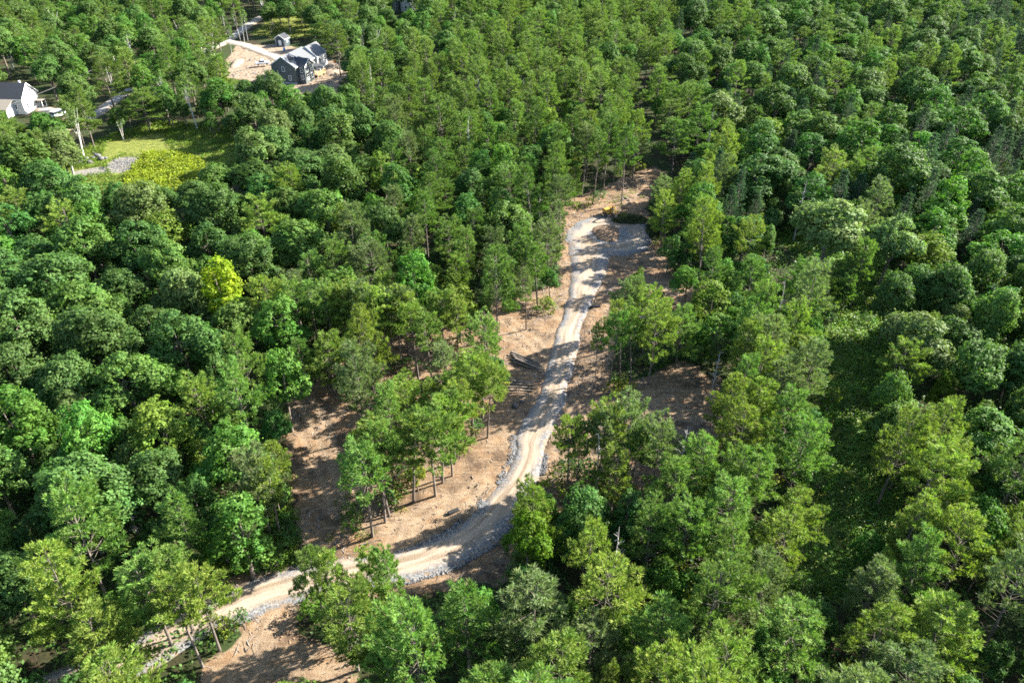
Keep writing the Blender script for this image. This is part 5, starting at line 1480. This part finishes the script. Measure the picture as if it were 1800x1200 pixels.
vehicle('parked_van', at(106, 208), math.radians(70), 'white van parked behind the twin white birch', 'van',
        [(-2.5, 0.35), (2.5, 0.35), (2.5, 0.9), (1.9, 1.15), (-2.5, 1.2)], [(1.85, 1.12), (1.1, 2.0), (-2.35, 2.05), (-2.45, 1.15)], 5.0, 1.95)

# drums in the yard
def drum(u, v, mat, label):
    p = at(u, v); r = empty('drum', (p[0], p[1], float(terrain(p[0], p[1])) + 0.2))
    m = MB(); m.tube([(0, 0, z) for z in (0, 0.05, 0.35, 0.38, 0.41, 0.72, 0.75, 0.78, 1.05, 1.1)], [0.40, 0.42, 0.42, 0.45, 0.42, 0.42, 0.45, 0.42, 0.42, 0.39], 18); m.build('body', mat, r, smooth=False)
    MB().tube([(0, 0, 1.1), (0, 0, 1.13)], 0.36, 18).build('lid', mat, r)
    tag(r, label, 'drum')
drum(589, 113, mat_noise('orange_plastic', (0.60, 0.12, 0.02), (0.66, 0.15, 0.03), 2, 0.5), 'orange drum beside the spoil heap of the grey house')
drum(500, 90, mat_noise('blue_plastic', (0.05, 0.25, 0.55), (0.07, 0.30, 0.60), 2, 0.5), 'light blue drum on the driveway by the grey house')

# spoil heap beside the grey house
def spoil(u, v, rx, ry, hh, label):
    p = at(u, v); rings, segs = 14, 40
    A, Rr = np.meshgrid(np.arange(segs) * 2 * math.pi / segs, np.linspace(0.02, 1, rings))
    X = Rr * rx * np.cos(A) * (1 + 0.12 * np.sin(3 * A)); Y = Rr * ry * np.sin(A)
    Z = hh * (1 - Rr ** 2) * (0.6 + 0.8 * fbm(X * 0.5 + 9, Y * 0.5, 44, 4)) - 0.4 * Rr ** 8
    i = np.arange(rings * segs).reshape(rings, segs); j = np.roll(i, -1, 1)
    q = np.stack([i[:-1], j[:-1], j[1:], i[1:]], -1).reshape(-1, 4)[:, ::-1]
    o = link('soil_heap', np_mesh('soil_heap', np.stack([X, Y, Z], -1), quads=q, smooth=True, mats=[mat_noise('pale_subsoil', (0.15, 0.11, 0.075), (0.33, 0.275, 0.21), 1.5, 0.95, 0.8, 3)]), None, (p[0], p[1], float(ground_z(p[0], p[1]))))
    tag(o, label, 'soil heap')
spoil(585, 122, 5.5, 8.0, 1.8, 'broad pale soil heap between the deck of the grey house and the woods')
spoil(416, 112, 2.2, 7.0, 0.9, 'pale cut bank of subsoil at the driveway edge of the grey house')

# utility pole with wires along the lane
def pole(u, v, h, label):
    p = at(u, v); r = empty('utility_pole', (p[0], p[1], float(ground_z(p[0], p[1])) - 0.1))
    MB().tube([(0, 0, 0), (0, 0, h)], [0.17, 0.12], 10).build('post', M_DEADWOOD, r, smooth=True)
    MB().box((0, 0, h - 0.7), (0.14, 2.2, 0.16), rz=0.4).build('crossarm', M_DEADWOOD, r)
    MB().tube([(0.28, 0.1, h - 2.2), (0.28, 0.1, h - 1.3)], 0.22, 12).build('transformer', M_CONC, r)
    tag(r, label, 'utility pole'); return p
pa = pole(214, 151, 10.0, 'wooden utility pole beside the country lane')
pb_ = at(40, 238)
w = MB()
za = float(ground_z(pa[0], pa[1])) + 9.2
for k in (-0.9, 0.0, 0.9):
    w.tube([(pa[0] + (pb_[0] - pa[0]) * t, pa[1] + k + (pb_[1] - pa[1]) * t, za - 3.0 * t * (1 - t)) for t in np.linspace(0, 1, 9)], 0.02, 5)
tag(w.build('overhead_wires', M_STEEL), 'sagging overhead wires running along the country lane', 'wires')
